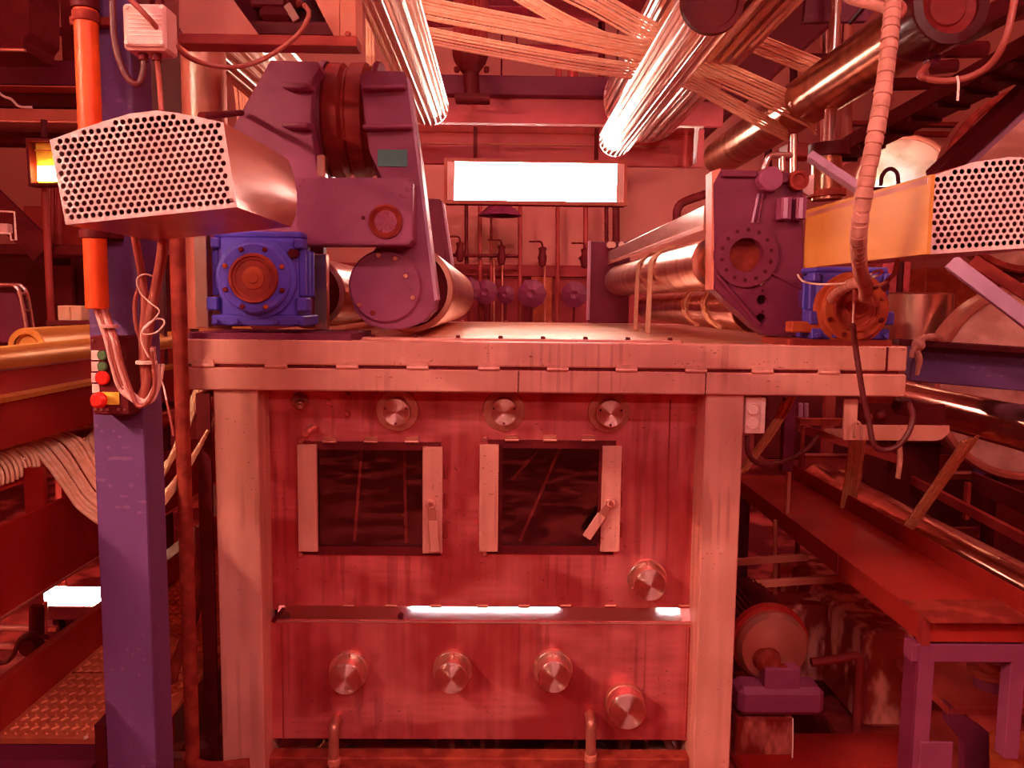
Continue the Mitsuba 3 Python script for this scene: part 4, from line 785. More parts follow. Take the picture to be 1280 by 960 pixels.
# pump under the purple stand
t = thing('pump', 'purple painted pump standing under the walkway', 'pump')
p = P(1240, 870, 2.7); add(t, 'casing', cyl(P(1240, 884, 2.75), P(1240, 842, 2.75), .062, 28, b=.006), 'purple_dark'); add(t, 'flange', cyl(P(1240, 842, 2.75), P(1240, 832, 2.75), .08, 28, b=.002), 'rust'); add(t, 'collar', cyl(P(1240, 832, 2.75), P(1240, 824, 2.75), .05, 20), 'red_iron')
one('pump_table', rect(1185, 884, 1300, 894, 2.6, .4, .003), 'red_iron', 'red steel shelf carrying the purple pump', 'shelf')
one('pump_bracket', poly([(1186, 880), (1236, 916), (1236, 1010), (1206, 1010), (1206, 930), (1186, 905)], 2.6, 2.64), 'purple_dark', 'dark purple bracket under the pump shelf', 'bracket')
one('chute_plate', loft(Q((1238, 946, 2.37), (1310, 946, 2.37), (1310, 1000, 2.37), (1238, 1000, 2.37)), Q((1236, 914, 2.52), (1310, 914, 2.52), (1310, 1000, 2.52), (1236, 1000, 2.52))), 'rust_orange', 'rusty orange chute at the lower right corner', 'chute', smooth=False)
# beams and machine parts in the right background
one('purple_beam', bar(P(1136, 452, 2.9), P(1330, 468, 2.75), .10, .135, .004), 'purple_post', 'purple beam with a knotted rope, right of the tank', 'beam')
one('beam_flange', bar(P(1120, 427, 2.85), P(1330, 441, 2.7), .13, .02, .002), 'black_iron', 'black flange plate on the purple beam with the rope', 'plate')
t = thing('knotted_rope', 'pale rope knotted round the purple beam', 'rope')
add(t, 'loop', tube(Q((1180, 428, 2.78), (1168, 421, 2.74), (1152, 424, 2.71), (1146, 436, 2.70), (1149, 452, 2.70), (1146, 469, 2.70)), [.008, .010, .012, .013, .013, .013, .013, .012, .012, .012, .011, .011, .010, .010, .010, .010, .010, .010, .011, .012, .012, .012, .012, .012, .011, .010, .009, .008, .007, .007, .007][:31], 10), 'tape_wrap')
add(t, 'knot', trimesh.creation.icosphere(2, .022).apply_transform(trimesh.transformations.translation_matrix(P(1148, 431, 2.7))), 'tape_wrap'); add(t, 'tail', tube(Q((1146, 430, 2.69), (1140, 440, 2.69), (1139, 447, 2.69)), .008, 8), 'tape_wrap')
one('diagonal_brace', bar(P(1188, 327, 2.6), P(1310, 420, 2.45), .02, .05, .002, (.6, 0, .8)), 'mauve_light', 'light mauve diagonal brace under the right guard', 'brace')
one('diagonal_brace', bar(P(1215, 325, 2.7), P(1310, 385, 2.6), .02, .04, .002), 'rust', 'rusty diagonal angle behind the mauve brace', 'brace')
# ---------------------------------------------------------------- overhead rolls and yarn
def fluted(label, u, v, Y, r_px, Ya, Yb, n, m, rim='dark_iron', bars=False, group=None):
    """a roll of lengthwise bars between two end discs"""
    t = thing('fluted_drum', label, 'yarn drum', group); r = S(r_px, Y); x, z = XZ(u, v, Y); c = np.array([x, 0, z])
    pts = []
    if bars:
        ms = []
        for k in range(n):
            a = k * 2 * PI / n; q = c + [math.cos(a) * r * .93, 0, math.sin(a) * r * .93]; ms.append(cyl(q + [0, Ya + .01, 0], q + [0, Yb - .01, 0], r * .06, 8))
        add(t, 'bars', cat_(ms), m, kind='stuff'); add(t, 'core', cyl(c + [0, Ya + .005, 0], c + [0, Yb - .005, 0], r * .45, 20), 'dark_iron')
    else:
        for k in range(n):
            for f, rr_ in ((.0, .96), (.14, 1.0), (.30, 1.0), (.44, .96), (.52, .86), (.92, .86)):
                a = (k + f) * 2 * PI / n; pts.append((x + math.cos(a) * r * rr_, z + math.sin(a) * r * rr_))
        add(t, 'fluted_shell', prism(Polygon(pts), Ya + .02, Yb - .004), m, smooth=35)
    add(t, 'end_disc', lathe([(0, .006), (r * .78, .006), (r * .82, -.004), (r * 1.0, -.004), (r * 1.01, .02), (0, .02)], c + [0, Ya, 0], (0, 1, 0), 48), rim)
    add(t, 'end_disc', lathe([(0, -.02), (r * 1.0, -.02), (r * 1.0, -.004), (r * .9, 0), (0, 0)], c + [0, Yb, 0], (0, 1, 0), 48), 'bright_steel')
    add(t, 'axle', cyl(c + [0, Ya + .02, 0], c + [0, Yb + .12, 0], r * .2, 16), 'dark_iron')
    return t
fluted('nearest fluted drum with dark round end, centre of the ceiling', 891, 1, 2.5, 38, 2.5, 4.55, 22, 'bright_steel')
fluted('wide open barred drum behind the nearest fluted drum', 895, 0, 3.6, 76, 2.6, 5.3, 30, 'bright_steel', bars=True)
fluted('fluted drum left of the lamp, above the purple arm', 488, 0, 2.7, 36, 1.6, 4.1, 20, 'cream_steel')
fluted('fluted drum seen between motor bracket and purple casting', 318, 72, 3.3, 42, 2.7, 4.6, 22, 'cream_steel')
t = roller('long brass coloured roll overhead at the right', XZ(1188, 6, 2.45), .105, 2.45, 4.95, 'brass_roller', neck=0, end='belt_brown', n=56)
add(t, 'dark_collar', lathe([(.082, .016), (.084, -.006), (.113, -.006), (.116, .0), (.116, .16), (.106, .2), (.09, .2), (.09, 0)], np.array([XZ(1188, 6, 2.45)[0], 2.45, XZ(1188, 6, 2.45)[1]]), (0, 1, 0), 48), 'wet_black')
BAND = [
 ('amber yarn band overhead, upper of the two left of the drums', [(470, -14, 3.3), (525, 8, 3.35), (620, 27, 3.45), (720, 46, 3.5), (800, 62, 3.55), (850, 72, 3.6)], 8, .042, .0054, 'amber_yarn'),
 ('amber yarn band overhead, lower of the two left of the drums', [(470, 28, 3.3), (525, 42, 3.35), (600, 57, 3.4), (700, 75, 3.45), (785, 88, 3.5), (850, 98, 3.55), (892, 118, 3.6), (945, 147, 3.65), (985, 168, 3.7)], 6, .030, .0052, 'amber_yarn'),
 ('amber yarn band dropping steeply from the ceiling to join the upper band', [(610, -28, 3.7), (655, -2, 3.7), (712, 30, 3.65), (760, 52, 3.6), (805, 75, 3.6), (860, 96, 3.65), (900, 112, 3.6)], 6, .030, .0052, 'amber_yarn'),
 ('broad amber yarn band from the ceiling to the nearest fluted drum', [(690, -24, 3.6), (740, 0, 3.6), (800, 34, 3.6), (850, 60, 3.6), (880, 82, 3.6), (930, 104, 3.58), (970, 122, 3.56), (1010, 141, 3.52), (1020, 152, 3.6)], 9, .052, .0056, 'amber_yarn'),
 ('amber yarn band right of the fluted drum, running behind the brass roll', [(860, 10, 3.9), (905, 38, 3.9), (950, 56, 3.95), (1000, 76, 4.0), (1040, 92, 4.0)], 8, .045, .0056, 'amber_yarn'),
]
for lab, path, n, w, r, m in BAND: band(lab, Q(*path), n, (0, 0, w), r, m, wob=.15, name='yarn_band')
band('pale cord band hanging straight down left of the drum above the arm', Q((461, -170, 3.6), (463, 60, 3.6), (463, 100, 3.6)), 3, (.012, 0, 0), .007, 'cream_yarn', name='yarn_strand')
band('broad gold yarn web behind the brown duct', Q((280, -160, 4.2), (302, 70, 4.2), (312, 110, 4.2), (318, 170, 4.2)), 9, (.07, 0, 0), .009, 'amber_yarn', name='yarn_web')

# ---------------------------------------------------------------- beams and floodlight before the back wall
def beam(name, label, u0, v0, u1, v1, Y, t, m, b=.003): return one(name, rect(u0, v0, u1, v1, Y, t, b), m, label, 'beam')
t = thing('cross_beam', 'purple steel cross beam above the floodlight', 'beam')
add(t, 'web', rect(470, 96, 905, 155, 5.6, .05, .003), 'beam_red'); add(t, 'upper_chord', rect(470, 95, 905, 119, 5.5, .12, .003), 'purple_dark'); add(t, 'lower_flange', rect(470, 154, 880, 158, 5.4, .3, .002), 'bright_steel'); add(t, 'bottom_chord', rect(470, 158, 880, 206, 5.62, .06, .003), 'beam_red')
add(t, 'pipe', cyl(P(520, 179, 5.5), P(838, 183, 5.5), .007, 8), 'salmon_iron'); add(t, 'end_plate', poly([(868, 160), (874, 160), (870, 205), (866, 205)], 5.4, 5.6), 'bright_steel')
t = thing('floodlight', 'glaring wide fluorescent floodlight over the back of the tank', 'floodlight')
Yf = 5.30; fx0, fx1 = P(555, 226, Yf)[0], P(784, 226, Yf)[0]; fz0, fz1 = P(668, 256, Yf)[2], P(668, 199, Yf)[2]
add(t, 'housing', bx(fx0, fx1, Yf + .012, Yf + .10, fz0, fz1, .01), 'dark_iron')
fr = sbox(fx0, fz0, fx1, fz1); add(t, 'frame', prism(fr.difference(fr.buffer(-.022, join_style=2)), Yf - .01, Yf + .02, .002), 'salmon_iron')
for sx, xe_ in ((1, fx0 + .022), (-1, fx1 - .022)): add(t, 'end_reflector', loft([(xe_, Yf - .004, fz0 + .02), (xe_, Yf - .004, fz1 - .02), (xe_, Yf + .012, fz1 - .02), (xe_, Yf + .012, fz0 + .02)], [(xe_ + sx * .045, Yf + .0, fz0 + .02), (xe_ + sx * .045, Yf + .0, fz1 - .02), (xe_ + sx * .045, Yf + .012, fz1 - .02), (xe_ + sx * .045, Yf + .012, fz0 + .02)]), 'white_plastic', smooth=False, label='pale end reflector')
lamp(t, 'lamp_panel', bx(fx0 + .06, fx1 - .06, Yf + .004, Yf + .012, fz0 + .022, fz1 - .022), L_CENTRE)
for x in (fx0 + .2, fx1 - .2): add(t, 'hanger', bx(x - .012, x + .012, Yf + .03, Yf + .06, fz1, P(668, 158, Yf)[2]), 'dark_iron')
# hanging motor
t = thing('hanging_motor', 'ribbed electric motor hanging above the purple cross beam', 'motor')
p0, p1 = P(590, -40, 5.2), P(588, 70, 5.2); c = p1
r = S(21, 5.2); fl = [(r * (1 if k % 2 else .88) * math.cos(k * PI / 26), r * (1 if k % 2 else .88) * math.sin(k * PI / 26)) for k in range(52)]
mm = trimesh.creation.extrude_polygon(Polygon(fl), p0[2] - p1[2], engine='earcut'); mm.apply_translation(p1); add(t, 'finned_body', mm, 'red_iron', smooth=False)
add(t, 'bell', lathe([(0, 0), (r * .5, 0), (r * .9, .06), (r * 1.02, .10), (r * 1.02, .13), (0, .13)], p1 - [0, 0, .10], (0, 0, 1), 28), 'dark_iron'); add(t, 'shaft', cyl(P(590, 119, 5.2), p1, .05, 14), 'dark_iron'); add(t, 'base_plate', rect(568, 116, 612, 121, 5.15, .2, .002), 'dark_iron')
for u in (571, 608): add(t, 'bolt', bolt(P(u, 84, 5.15), .02, .03, (0, 0, -1)), 'dark_iron')
for u in (572, 604): add(t, 'clip', bolt(P(u, 124, 5.4), .016, .012), 'bright_steel')
# overhead frame behind the yarn
for i, (u0, v0, u1, v1, Y, m, lab) in enumerate((
    (520, 20, 700, 32, 6.6, 'dark_iron', 'dark overhead rail behind the upper yarn bands, left'), (640, 56, 760, 64, 6.8, 'dark_iron', 'dark overhead rail between the pipes by the barred drum'),
    (525, 10, 590, 14, 7.0, 'salmon_iron', 'thin pale overhead rail beside the hanging motor'), (660, -20, 900, 24, 6.2, 'dark_iron', 'broad dark overhead girder behind the drums'),
    (930, 66, 1060, 78, 6.9, 'dark_iron', 'dark overhead rail behind the right yarn band'))):
    k = thing('overhead_rail', lab, 'beam'); add(k, 'rail', rect(u0, v0, u1, v1, Y, .06, .003), m)
    for u in (u0 + 6, u1 - 6): a = P(u, v0 + 2, Y); add(k, 'hanger', cyl(a + [0, .03, 0], [a[0], a[1] + .03, ZC], .008, 8), 'dark_iron')
for i, (u, w, m, lab) in enumerate(((698, 8, 'red_iron', 'red vertical pipe behind the left yarn bands, first'), (716, 13, 'red_iron', 'wide red vertical pipe behind the left yarn bands'), (752, 8, 'dark_iron', 'dark vertical pipe beside the barred drum'), (960, 9, 'black_iron', 'black upright behind the right yarn bands, left one'), (992, 9, 'black_iron', 'black upright behind the right yarn bands, right one'), (1032, 13, 'bright_steel', 'bright steel riser pipe behind the brass roll'), (1058, 14, 'salmon_iron', 'pale riser pipe behind the brass roll'))):
    Y = 7.2; one('riser_pipe', cyl(P(u, 150 if u < 900 else 215, Y), P(u, -60, Y), S(w / 2, Y), 14), m, lab, 'pipe')
one('dark_girder', rect(470, -90, 1010, 10, 6.4, .2, .004), 'black_iron', 'broad black girder along the top edge behind the drums', 'girder')
one('dark_girder', bar(P(845, 165, 6.3), P(1060, -30, 6.1), .26, .36, .004), 'black_iron', 'broad dark girder slanting up behind the right yarn bands', 'girder')
one('purple_flap', poly([(1010, -30), (1100, -30), (1100, 2), (1084, 26), (1005, 28)], 3.4, 3.43), 'purple_dark', 'dark purple flap plate at the top beside the taped bundle', 'plate')
one('flap_stay', cyl(P(1063, 28, 3.4), P(1088, 0, 3.2), .01, 8), 'black_iron', 'thin black stay under the purple flap', 'rod')
# pipes and valves on the back wall
VP_ = [(600, 'red_iron', 5, 255, 404), (614, 'red_iron', 3.4, 255, 404), (617.5, 'salmon_iron', 2.2, 320, 404), (583, 'dark_iron', 4.6, 255, 330), (650, 'red_iron', 5, 255, 404), (697, 'red_iron', 5.2, 255, 404), (732, 'red_iron', 6, 255, 330), (628, 'salmon_iron', 2.2, 330, 404), (681, 'salmon_iron', 2.6, 310, 404), (758, 'dark_iron', 5, 250, 302), (770, 'dark_iron', 9, 180, 305)]
for u, m, w, v0, v1 in VP_:
    Y = 7.9; one('wall_pipe', cyl(P(u, v1, Y), P(u, v0, Y), S(w / 2, Y), 12), m, {600: 'dark red wall pipe left of the lamp shade', 614: 'slim red pipe under the lamp shade', 617.5: 'pale thin pipe running down from the slim red pipe', 583: 'short dark wall pipe nearest the purple far arm', 650: 'red wall pipe right of the lamp shade', 697: 'red wall pipe between the two round hand valves', 732: 'red wall pipe ending above the rightmost hand valve', 628: 'pale thin pipe left of the centre wall pipe', 681: 'pale thin pipe over the orange panel', 758: 'dark pipe behind the right end of the floodlight, thin one', 770: 'dark bent pipe behind the right end of the floodlight, thick one'}[u], 'pipe', 'pipes on the back wall')
one('wall_rail', cyl(P(560, 319, 7.85), P(648, 320, 7.85), .018, 10), 'dark_iron', 'dark horizontal pipe above the dado left of centre', 'pipe')
one('dado_rail', bx(P(560, 338, 8.1)[0], P(740, 338, 8.1)[0], 8.12, 8.18, P(650, 345, 8.1)[2], P(650, 331, 8.1)[2]), 'wall_low', 'flat red band along the top of the dado', 'rail')
one('orange_panel', rect(664, 346, 690, 404, 8.1, .06, .004), 'rust_orange', 'orange panel behind the round hand valves', 'panel')
one('lamp_shade', lathe([(0, .14), (.05, .13), (.1, .10), (.19, .02), (.2, 0), (.18, 0), (.09, .08), (0, .11)], P(625, 270, 7.6), (0, 0, 1), 28), 'purple_dark', 'dark hanging lamp shade below the floodlight', 'lamp shade')
add('lamp_shade', 'cord', cyl(P(625, 270, 7.6) + [0, 0, .12], [P(625, 270, 7.6)[0], 7.6, ZC], .008, 8), 'dark_iron')
def hand_valve(u, v, Y, r, label):
    t = thing('hand_valve', label, 'valve', 'round valves on the back wall'); p = P(u, v, Y)
    add(t, 'wheel', lathe([(0, -.02), (r * .3, -.03), (r * .8, -.01), (r, .0), (r * .95, .03), (r * .5, .05), (0, .06)], p, (.2, 1, 0), 9), 'purple_dark', smooth=False)
    add(t, 'stem', cyl(p, [p[0], YB - .02, p[2]], r * .25, 10), 'dark_iron'); add(t, 'drop', cyl(p, [p[0], p[1] + .03, P(u, 402, Y)[2]], .012, 8), 'dark_iron')
for u, v, r, l in ((665, 367, .14, 'dark round hand valve before the orange panel'), (718, 368, .13, 'dark round hand valve beside the far right bearing plate'), (607, 365, .12, 'dark round hand valve under the lamp shade'), (632, 368, .09, 'small dark hand valve between lamp shade and centre pipe'), (586, 362, .12, 'dark round valve nearest the far purple arm')): hand_valve(u, v, 7.6, r, l)
for u, v, l in ((575, 312, 'small tap with lever beside the far purple arm'), (627, 316, 'small tap with lever left of the centre wall pipe'), (678, 318, 'small tap with lever above the orange panel'), (731, 320, 'small tap with lever at the right wall pipe')):
    t = thing('tap', l, 'tap', 'taps on the back wall'); p = P(u, v, 7.8)
    add(t, 'body', lathe([(0, -.12), (.03, -.11), (.045, -.03), (.03, .02), (.04, .06), (0, .08)], p, (0, 0, 1), 12), 'dark_iron'); add(t, 'pipe', cyl(p, [p[0], YB, p[2]], .02, 10), 'dark_iron'); add(t, 'lever', tube([p + [0, 0, .08], p + [-.02, 0, .12], p + [-.13, -.02, .12]], .01, 6), 'dark_iron')
one('bent_wall_pipe', tube(Q((846, 275, 6.8), (847, 262, 6.8), (856, 252, 6.8), (890, 240, 6.8), (920, 226, 6.8)), .035, 12), 'dark_iron', 'dark bent pipe above the bright square bar', 'pipe')
# ---------------------------------------------------------------- right background: drying drums, tray, struts
def drum(label, u, v, Y, r_px, L, m, rim='dull_steel', dome=.06):
    t = thing('drying_drum', label, 'drum'); p = P(u, v, Y); r = S(r_px, Y)
    add(t, 'shell', lathe([(r * .9, .0), (r, 0), (r, L), (r * .9, L)], p, (0, 1, 0), 64), 'dull_steel')
    add(t, 'end_wall', lathe([(0, -dome), (r * .3, -dome * .95), (r * .6, -dome * .7), (r * .93, 0), (r * .93, .02), (0, .02)], p, (0, 1, 0), 64), m)
    add(t, 'rim', lathe([(r * .93, -.015), (r * .96, -.03), (r * 1.0, -.03), (r * 1.02, -.01), (r * 1.0, .05), (r * .93, .05)], p, (0, 1, 0), 64), rim)
    add(t, 'pedestal', bx(p[0] - .1, p[0] + .1, Y + .04, Y + L - .02, 0, p[2] - r * .95), 'dark_iron')
    return t
drum('drying drum with glaring lit end behind the gold plate', 1130, 236, 5.6, 64, .3, 'disc_enamel')
drum('large drying drum at the upper right edge behind the black strut', 1292, 226, 4.6, 112, .12, 'disc_enamel', 'rust')
drum('large low drying drum under the mauve brace', 1286, 478, 4.2, 124, .12, 'disc_enamel')
t = thing('steel_vat', 'shining upright steel vat right of the right blue gearbox', 'vat')
p = P(1140, 425, 4.6); add(t, 'shell', cyl(p * [1, 1, 0] + [0, 0, .9], p * [1, 1, 0] + [0, 0, P(1140, 366, 4.6)[2]], S(44, 4.6), 48, b=.01), 'roller_steel'); add(t, 'stand', bx(p[0] - .15, p[0] + .15, 4.5, 4.8, 0, .9), 'dark_iron')
t = thing('spot_lamp', 'work lamp behind the gold plate lighting the drum end', 'lamp')
p = P(1128, 232, 5.05); add(t, 'housing', bx(p[0] - .22, p[0] + .22, 4.98, 5.04, p[2] - .12, p[2] - .02, .01), 'black_iron'); lamp(t, 'lamp_panel', bx(p[0] - .2, p[0] + .2, 5.042, 5.046, p[2] - .11, p[2] - .03), L_DISC)
add(t, 'handle', tube(Q((1101, 232, 5.0), (1103, 219, 5.0), (1112, 211, 5.0), (1121, 216, 5.0), (1123, 230, 5.0)), .012, 8), 'black_iron'); add(t, 'stand', cyl([p[0], 5.01, p[2] - .12], [p[0], 5.01, 0], .02, 10), 'black_iron')
# cable tray in depth
xt, zt2 = XZ(1300, 70, 2.3)
t = thing('cable_tray', 'dark cable tray running away overhead at the right', 'cable tray')
xa_, za_ = XZ(1020, 205, 5.2)
def slab(pts, Y0, pts1, Y1): return loft(Q(*[(u, v, Y0) for u, v in pts]), Q(*[(u, v, Y1) for u, v in pts1]))
add(t, 'side', slab([(1300, 32), (1304, 32), (1304, 56), (1300, 56)], 2.6, [(1012, 196), (1015, 196), (1015, 212), (1012, 212)], 5.6), 'dark_iron', smooth=False)
add(t, 'floor', slab([(1300, 52), (1352, 62), (1352, 66), (1300, 56)], 2.6, [(1012, 209), (1038, 212), (1038, 214), (1012, 212)], 5.6), 'dark_iron', smooth=False)
for k in range(9):
    f = k / 9; Y = 1 / (1 / 2.6 + (1 / 5.6 - 1 / 2.6) * f); u = 1300 + (1012 - 1300) * f; v = 56 + (212 - 56) * f; a = P(u, v, Y); add(t, 'rung', bx(a[0], a[0] + .14, Y, Y + .04, a[2] - .03, a[2] - .008), 'black_iron')
one('black_strut', bar(P(1165, 225, 3.2), P(1330, 70, 2.9), .06, .10, .004, (0, 1, 0)), 'wet_black', 'black painted diagonal strut above the right guard', 'strut')
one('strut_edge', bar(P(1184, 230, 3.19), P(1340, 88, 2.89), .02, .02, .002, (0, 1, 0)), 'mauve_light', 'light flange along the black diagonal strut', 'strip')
one('mauve_strut', bar(P(1012, 195, 3.0), P(1080, 240, 2.9), .03, .05, .003, (0, 1, 0)), 'mauve_light', 'light mauve strut behind the taped bundle', 'strut')
t = thing('vertical_cylinder', 'brown round coupling behind the mauve strut', 'coupling')
p0, p1 = P(1033, 250, 3.3), P(1033, 190, 3.3); add(t, 'body', cyl(p0, p1, S(18, 3.3), 24), 'brass_roller'); add(t, 'flange', cyl(P(1033, 246, 3.3), P(1033, 238, 3.3), S(23, 3.3), 24), 'rust'); add(t, 'rod', cyl(P(1036, 182, 3.3), [P(1036, 182, 3.3)[0], 3.3, ZC], .022, 12), 'bright_steel'); add(t, 'cap', cyl(P(1036, 196, 3.3), P(1036, 180, 3.3), S(24, 3.3), 24), 'dark_iron')
for i, (pts, lab) in enumerate(((((955, 212, 2.6), (962, 196, 2.6), (975, 194, 2.6), (990, 194, 2.6)), 'thin steel pipe bending over the bore plate top'), (((978, 214, 2.6), (978, 196, 2.6)), 'short steel stub over the bore plate'), (((992, 218, 2.6), (992, 168, 2.6)), 'upright steel stub at the right top of the bore plate'))):
    one('lube_pipe', tube(Q(*pts), .010, 10), 'bright_steel', lab, 'pipe')
one('small_flag', poly([(1011, 220), (1018, 217), (1017, 242), (1011, 244), (1004, 240), (1004, 222)], 2.6, 2.606), 'box_grey', 'small pale plate right of the rusty open bearing', 'plate')
one('roll_bearing', rect(985, 178, 1020, 196, 3.6, .12, .006), 'red_iron', 'red bearing block under the brass roll', 'bearing block')
t = thing('overhead_valve', 'small blue and black valve hanging under the dark roll end', 'valve')
add(t, 'body', bar(P(1176, 50, 2.6), P(1163, 80, 2.6), .035, .04, .004, (0, 1, 0)), 'purple_dark'); add(t, 'blue_cap', bar(P(1171, 62, 2.585), P(1166, 72, 2.585), .025, .012, .003, (0, 1, 0)), 'blue_paint'); add(t, 'clip', bar(P(1162, 52, 2.6), P(1205, 50, 2.6), .02, .015), 'bright_steel')
cable('cable', 'red hose sagging under the cable tray from the overhead valve', [(1160, 80, 2.55), (1150, 94, 2.5), (1160, 99, 2.5), (1185, 101, 2.45), (1215, 95, 2.4), (1240, 78, 2.35), (1258, 45, 2.3), (1270, -10, 2.3)], .010, 'cable_red')
cable('wire', 'white tie hanging from the red hose under the cable tray', [(1196, 95, 2.42), (1198, 105, 2.42), (1197, 126, 2.42)], .004, 'cable_white')
for i, (u0, v0, u1, v1, Y, w, lab) in enumerate(((1060, 107, 1200, 103, 6.5, .05, 'dark pipe along the back wall behind the taped bundle'), (1200, 40, 1300, 10, 5.5, .04, 'thin dark pipe rising at the upper right corner'), (1180, 62, 1232, 62, 5.0, .05, 'dark pipe stub above the cable tray'), (1165, 85, 1195, 82, 5.0, .04, 'short dark pipe under the overhead valve'))):
    one('wall_pipe', cyl(P(u0, v0, Y), P(u1, v1, Y), w, 12), 'dark_iron', lab, 'pipe')
one('roof_beam', bar(P(1200, 44, 4.4), P(1330, -30, 3.6), .08, .1), 'dark_iron', 'dark roof beam at the upper right corner', 'beam')
for i, v in enumerate((152, 164)): one('wall_ledge', rect(1060, v, 1290, v + 5, 8.1, .1), 'red_iron', ('upper red ledge on the back wall at the right', 'lower red ledge on the back wall at the right')[i], 'ledge')
one('window_frame_post', rect(1093, 105, 1101, 160, 8.1, .06), 'red_iron', 'red upright on the back wall behind the taped bundle', 'upright')
# right lower background
t = thing('cable_trough', 'thin red channel crossing behind the yarn straps', 'channel')
add(t, 'back', rect(1007, 568, 1265, 592, 4.9, .01), 'red_iron'); add(t, 'lip', rect(1007, 568, 1100, 570, 4.85, .02), 'bright_steel'); add(t, 'base', rect(1055, 592, 1262, 599, 4.8, .12), 'salmon_iron')
one('purple_crate', rect(1105, 599, 1148, 614, 4.82, .12, .01), 'purple_post', 'small purple box below the red channel', 'box'); one('purple_crate', rect(1252, 575, 1330, 615, 4.6, .3, .01), 'purple_post', 'purple box at the right edge behind the red channel', 'box')
for i, (a, b, w, h, m, lab) in enumerate((((1140, 600, 4.5), (1330, 700, 3.4), .03, .05, 'red_iron', 'red rail sloping to the right edge above the shining roll'), ((1215, 601, 4.2), (1330, 650, 3.6), .02, .10, 'dark_iron', 'dark perforated rail at the right edge'), ((1000, 535, 4.4), (1125, 575, 4.4), .03, .05, 'red_iron', 'red rail behind the small pale trough'))):
    one('side_rail', bar(P(*a), P(*b), w, h, .002), m, lab, 'rail')
one('rail_post', rect(1208, 604, 1213, 650, 4.15, .03), 'red_iron', 'thin red post of the perforated rail', 'post')
one('chain_guard', rect(1000, 524, 1062, 532, 4.2, .05), 'rust', 'rusty toothed strip behind the small trough', 'strip')
one('dark_upright', rect(980, 497, 993, 590, 3.3, .04), 'purple_dark', 'dark purple upright behind the white socket box', 'upright'); one('bright_upright', bx(xa + .012, xa + .026, 3.5, 3.52, za, P(976, 500, 3.5)[2]), 'bright_steel', 'thin bright upright behind the white socket box', 'upright')
for u, m in ((1001, 'mauve_light'), (1008, 'mauve_light')): one('spool', cyl(P(u, 522, 4.6), P(u, 504, 4.6), .013, 10), m, {1001: 'small mauve spool behind the tank corner, left one of two', 1008: 'small mauve spool behind the tank corner, right one of two'}[u], 'spool', 'spools behind the tank corner')
t = thing('spool_shelf', 'small dark shelf under the two mauve spools', 'shelf'); add(t, 'board', rect(996, 522, 1014, 526, 4.57, .08), 'dark_iron'); add(t, 'leg', cyl(P(1005, 526, 4.63), [P(1005, 526, 4.63)[0], 4.63, 0], .012, 8), 'dark_iron')
t = thing('back_frame', 'dark red machine frame far right behind the rolls', 'machine frame')
add(t, 'panel', rect(960, 440, 1120, 575, 5.9, .3, .01), 'dark_iron'); add(t, 'panel', rect(1180, 470, 1420, 560, 5.9, .3, .01), 'dark_iron'); add(t, 'panel', rect(1120, 560, 1420, 700, 5.9, .3, .01), 'black_iron')
for u in (1030, 1075): add(t, 'post', rect(u, 470, u + 12, 640, 5.6, .06, .003), 'red_iron')
one('gold_shelf', rect(1150, 335, 1260, 598, 7.4, .4, .01), 'rust_orange', 'orange brown cabinet behind the steel vat', 'cabinet')

# ---------------------------------------------------------------- left background
t = thing('left_floodlight', 'yellow glowing floodlight left of the perforated guard', 'floodlight')
Yl = 4.2; q0 = [(34, 173), (76, 174), (80, 232), (38, 233)]
outer = pp(q0, Yl); add(t, 'frame', prism(outer.difference(outer.buffer(-.014, join_style=2)), Yl - .02, Yl + .06, .003), 'dark_iron')
add(t, 'housing', prism(outer.buffer(-.005, join_style=2), Yl + .05, Yl + .10), 'dark_iron'); add(t, 'reflector', prism(outer.buffer(-.014, join_style=2), Yl + .045, Yl + .05), 'yellow_plate')
lamp(t, 'lamp_panel', poly([(46, 207), (74, 207), (76, 226), (46, 226)], Yl + .02, Yl + .03), L_LEFT); add(t, 'lamp_rod', rect(43, 187, 74, 189, Yl + .02, .01), 'gold_paint'); add(t, 'pole', cyl([P(56, 230, Yl + .09)[0], Yl + .09, 0], P(56, 230, Yl + .09), .018, 12), 'red_iron'); add(t, 'bracket', cyl(P(55, 172, Yl + .05), P(55, 150, Yl + .05), .015, 10), 'black_iron')
for i, (v0, v1, Y, m, lab) in enumerate(((75, 106, 5.2, 'purple_dark', 'dark purple cross beam at the top left, upper one'), (109, 134, 5.25, 'dark_iron', 'dark cross beam at the top left, second from above'), (136, 151, 5.1, 'salmon_iron', 'salmon flanged beam at the top left'), (158, 180, 5.4, 'dark_iron', 'dark lowest cross beam at the top left'))):
    one('cross_beam', rect(-80, v0, 190, v1, Y, .15, .003), m, lab, 'beam')
one('beam_flange', rect(-80, 151, 190, 153, 5.0, .3), 'bright_steel', 'bright bottom flange of the salmon flanged beam', 'flange'); one('beam_flange', rect(-80, 107, 190, 108.5, 5.1, .3), 'salmon_iron', 'thin pale flange below the purple cross beam', 'flange')
for i, (u0, u1, lab) in enumerate(((38, 48, 'dark upright at the top left, first from the edge'), (75, 91, 'dark upright at the top left, next to the orange pipe'))):
    one('roof_post', rect(u0, -60, u1, 76, 5.2, .1, .003), 'dark_iron', lab, 'upright')
t = thing('control_cabinet', 'dark cabinet hanging at the top left corner', 'cabinet'); add(t, 'case', poly([(-60, -60), (37, -60), (37, 40), (30, 50), (30, 63), (-60, 63)], 4.6, 4.9, .005), 'dark_iron'); add(t, 'strip', rect(-60, 60, 30, 63, 4.58, .02), 'bright_steel')
one('roof_purlin', rect(46, 34, 100, 40, 6.6, .1), 'dark_iron', 'dark purlin between the uprights at the top left', 'purlin')
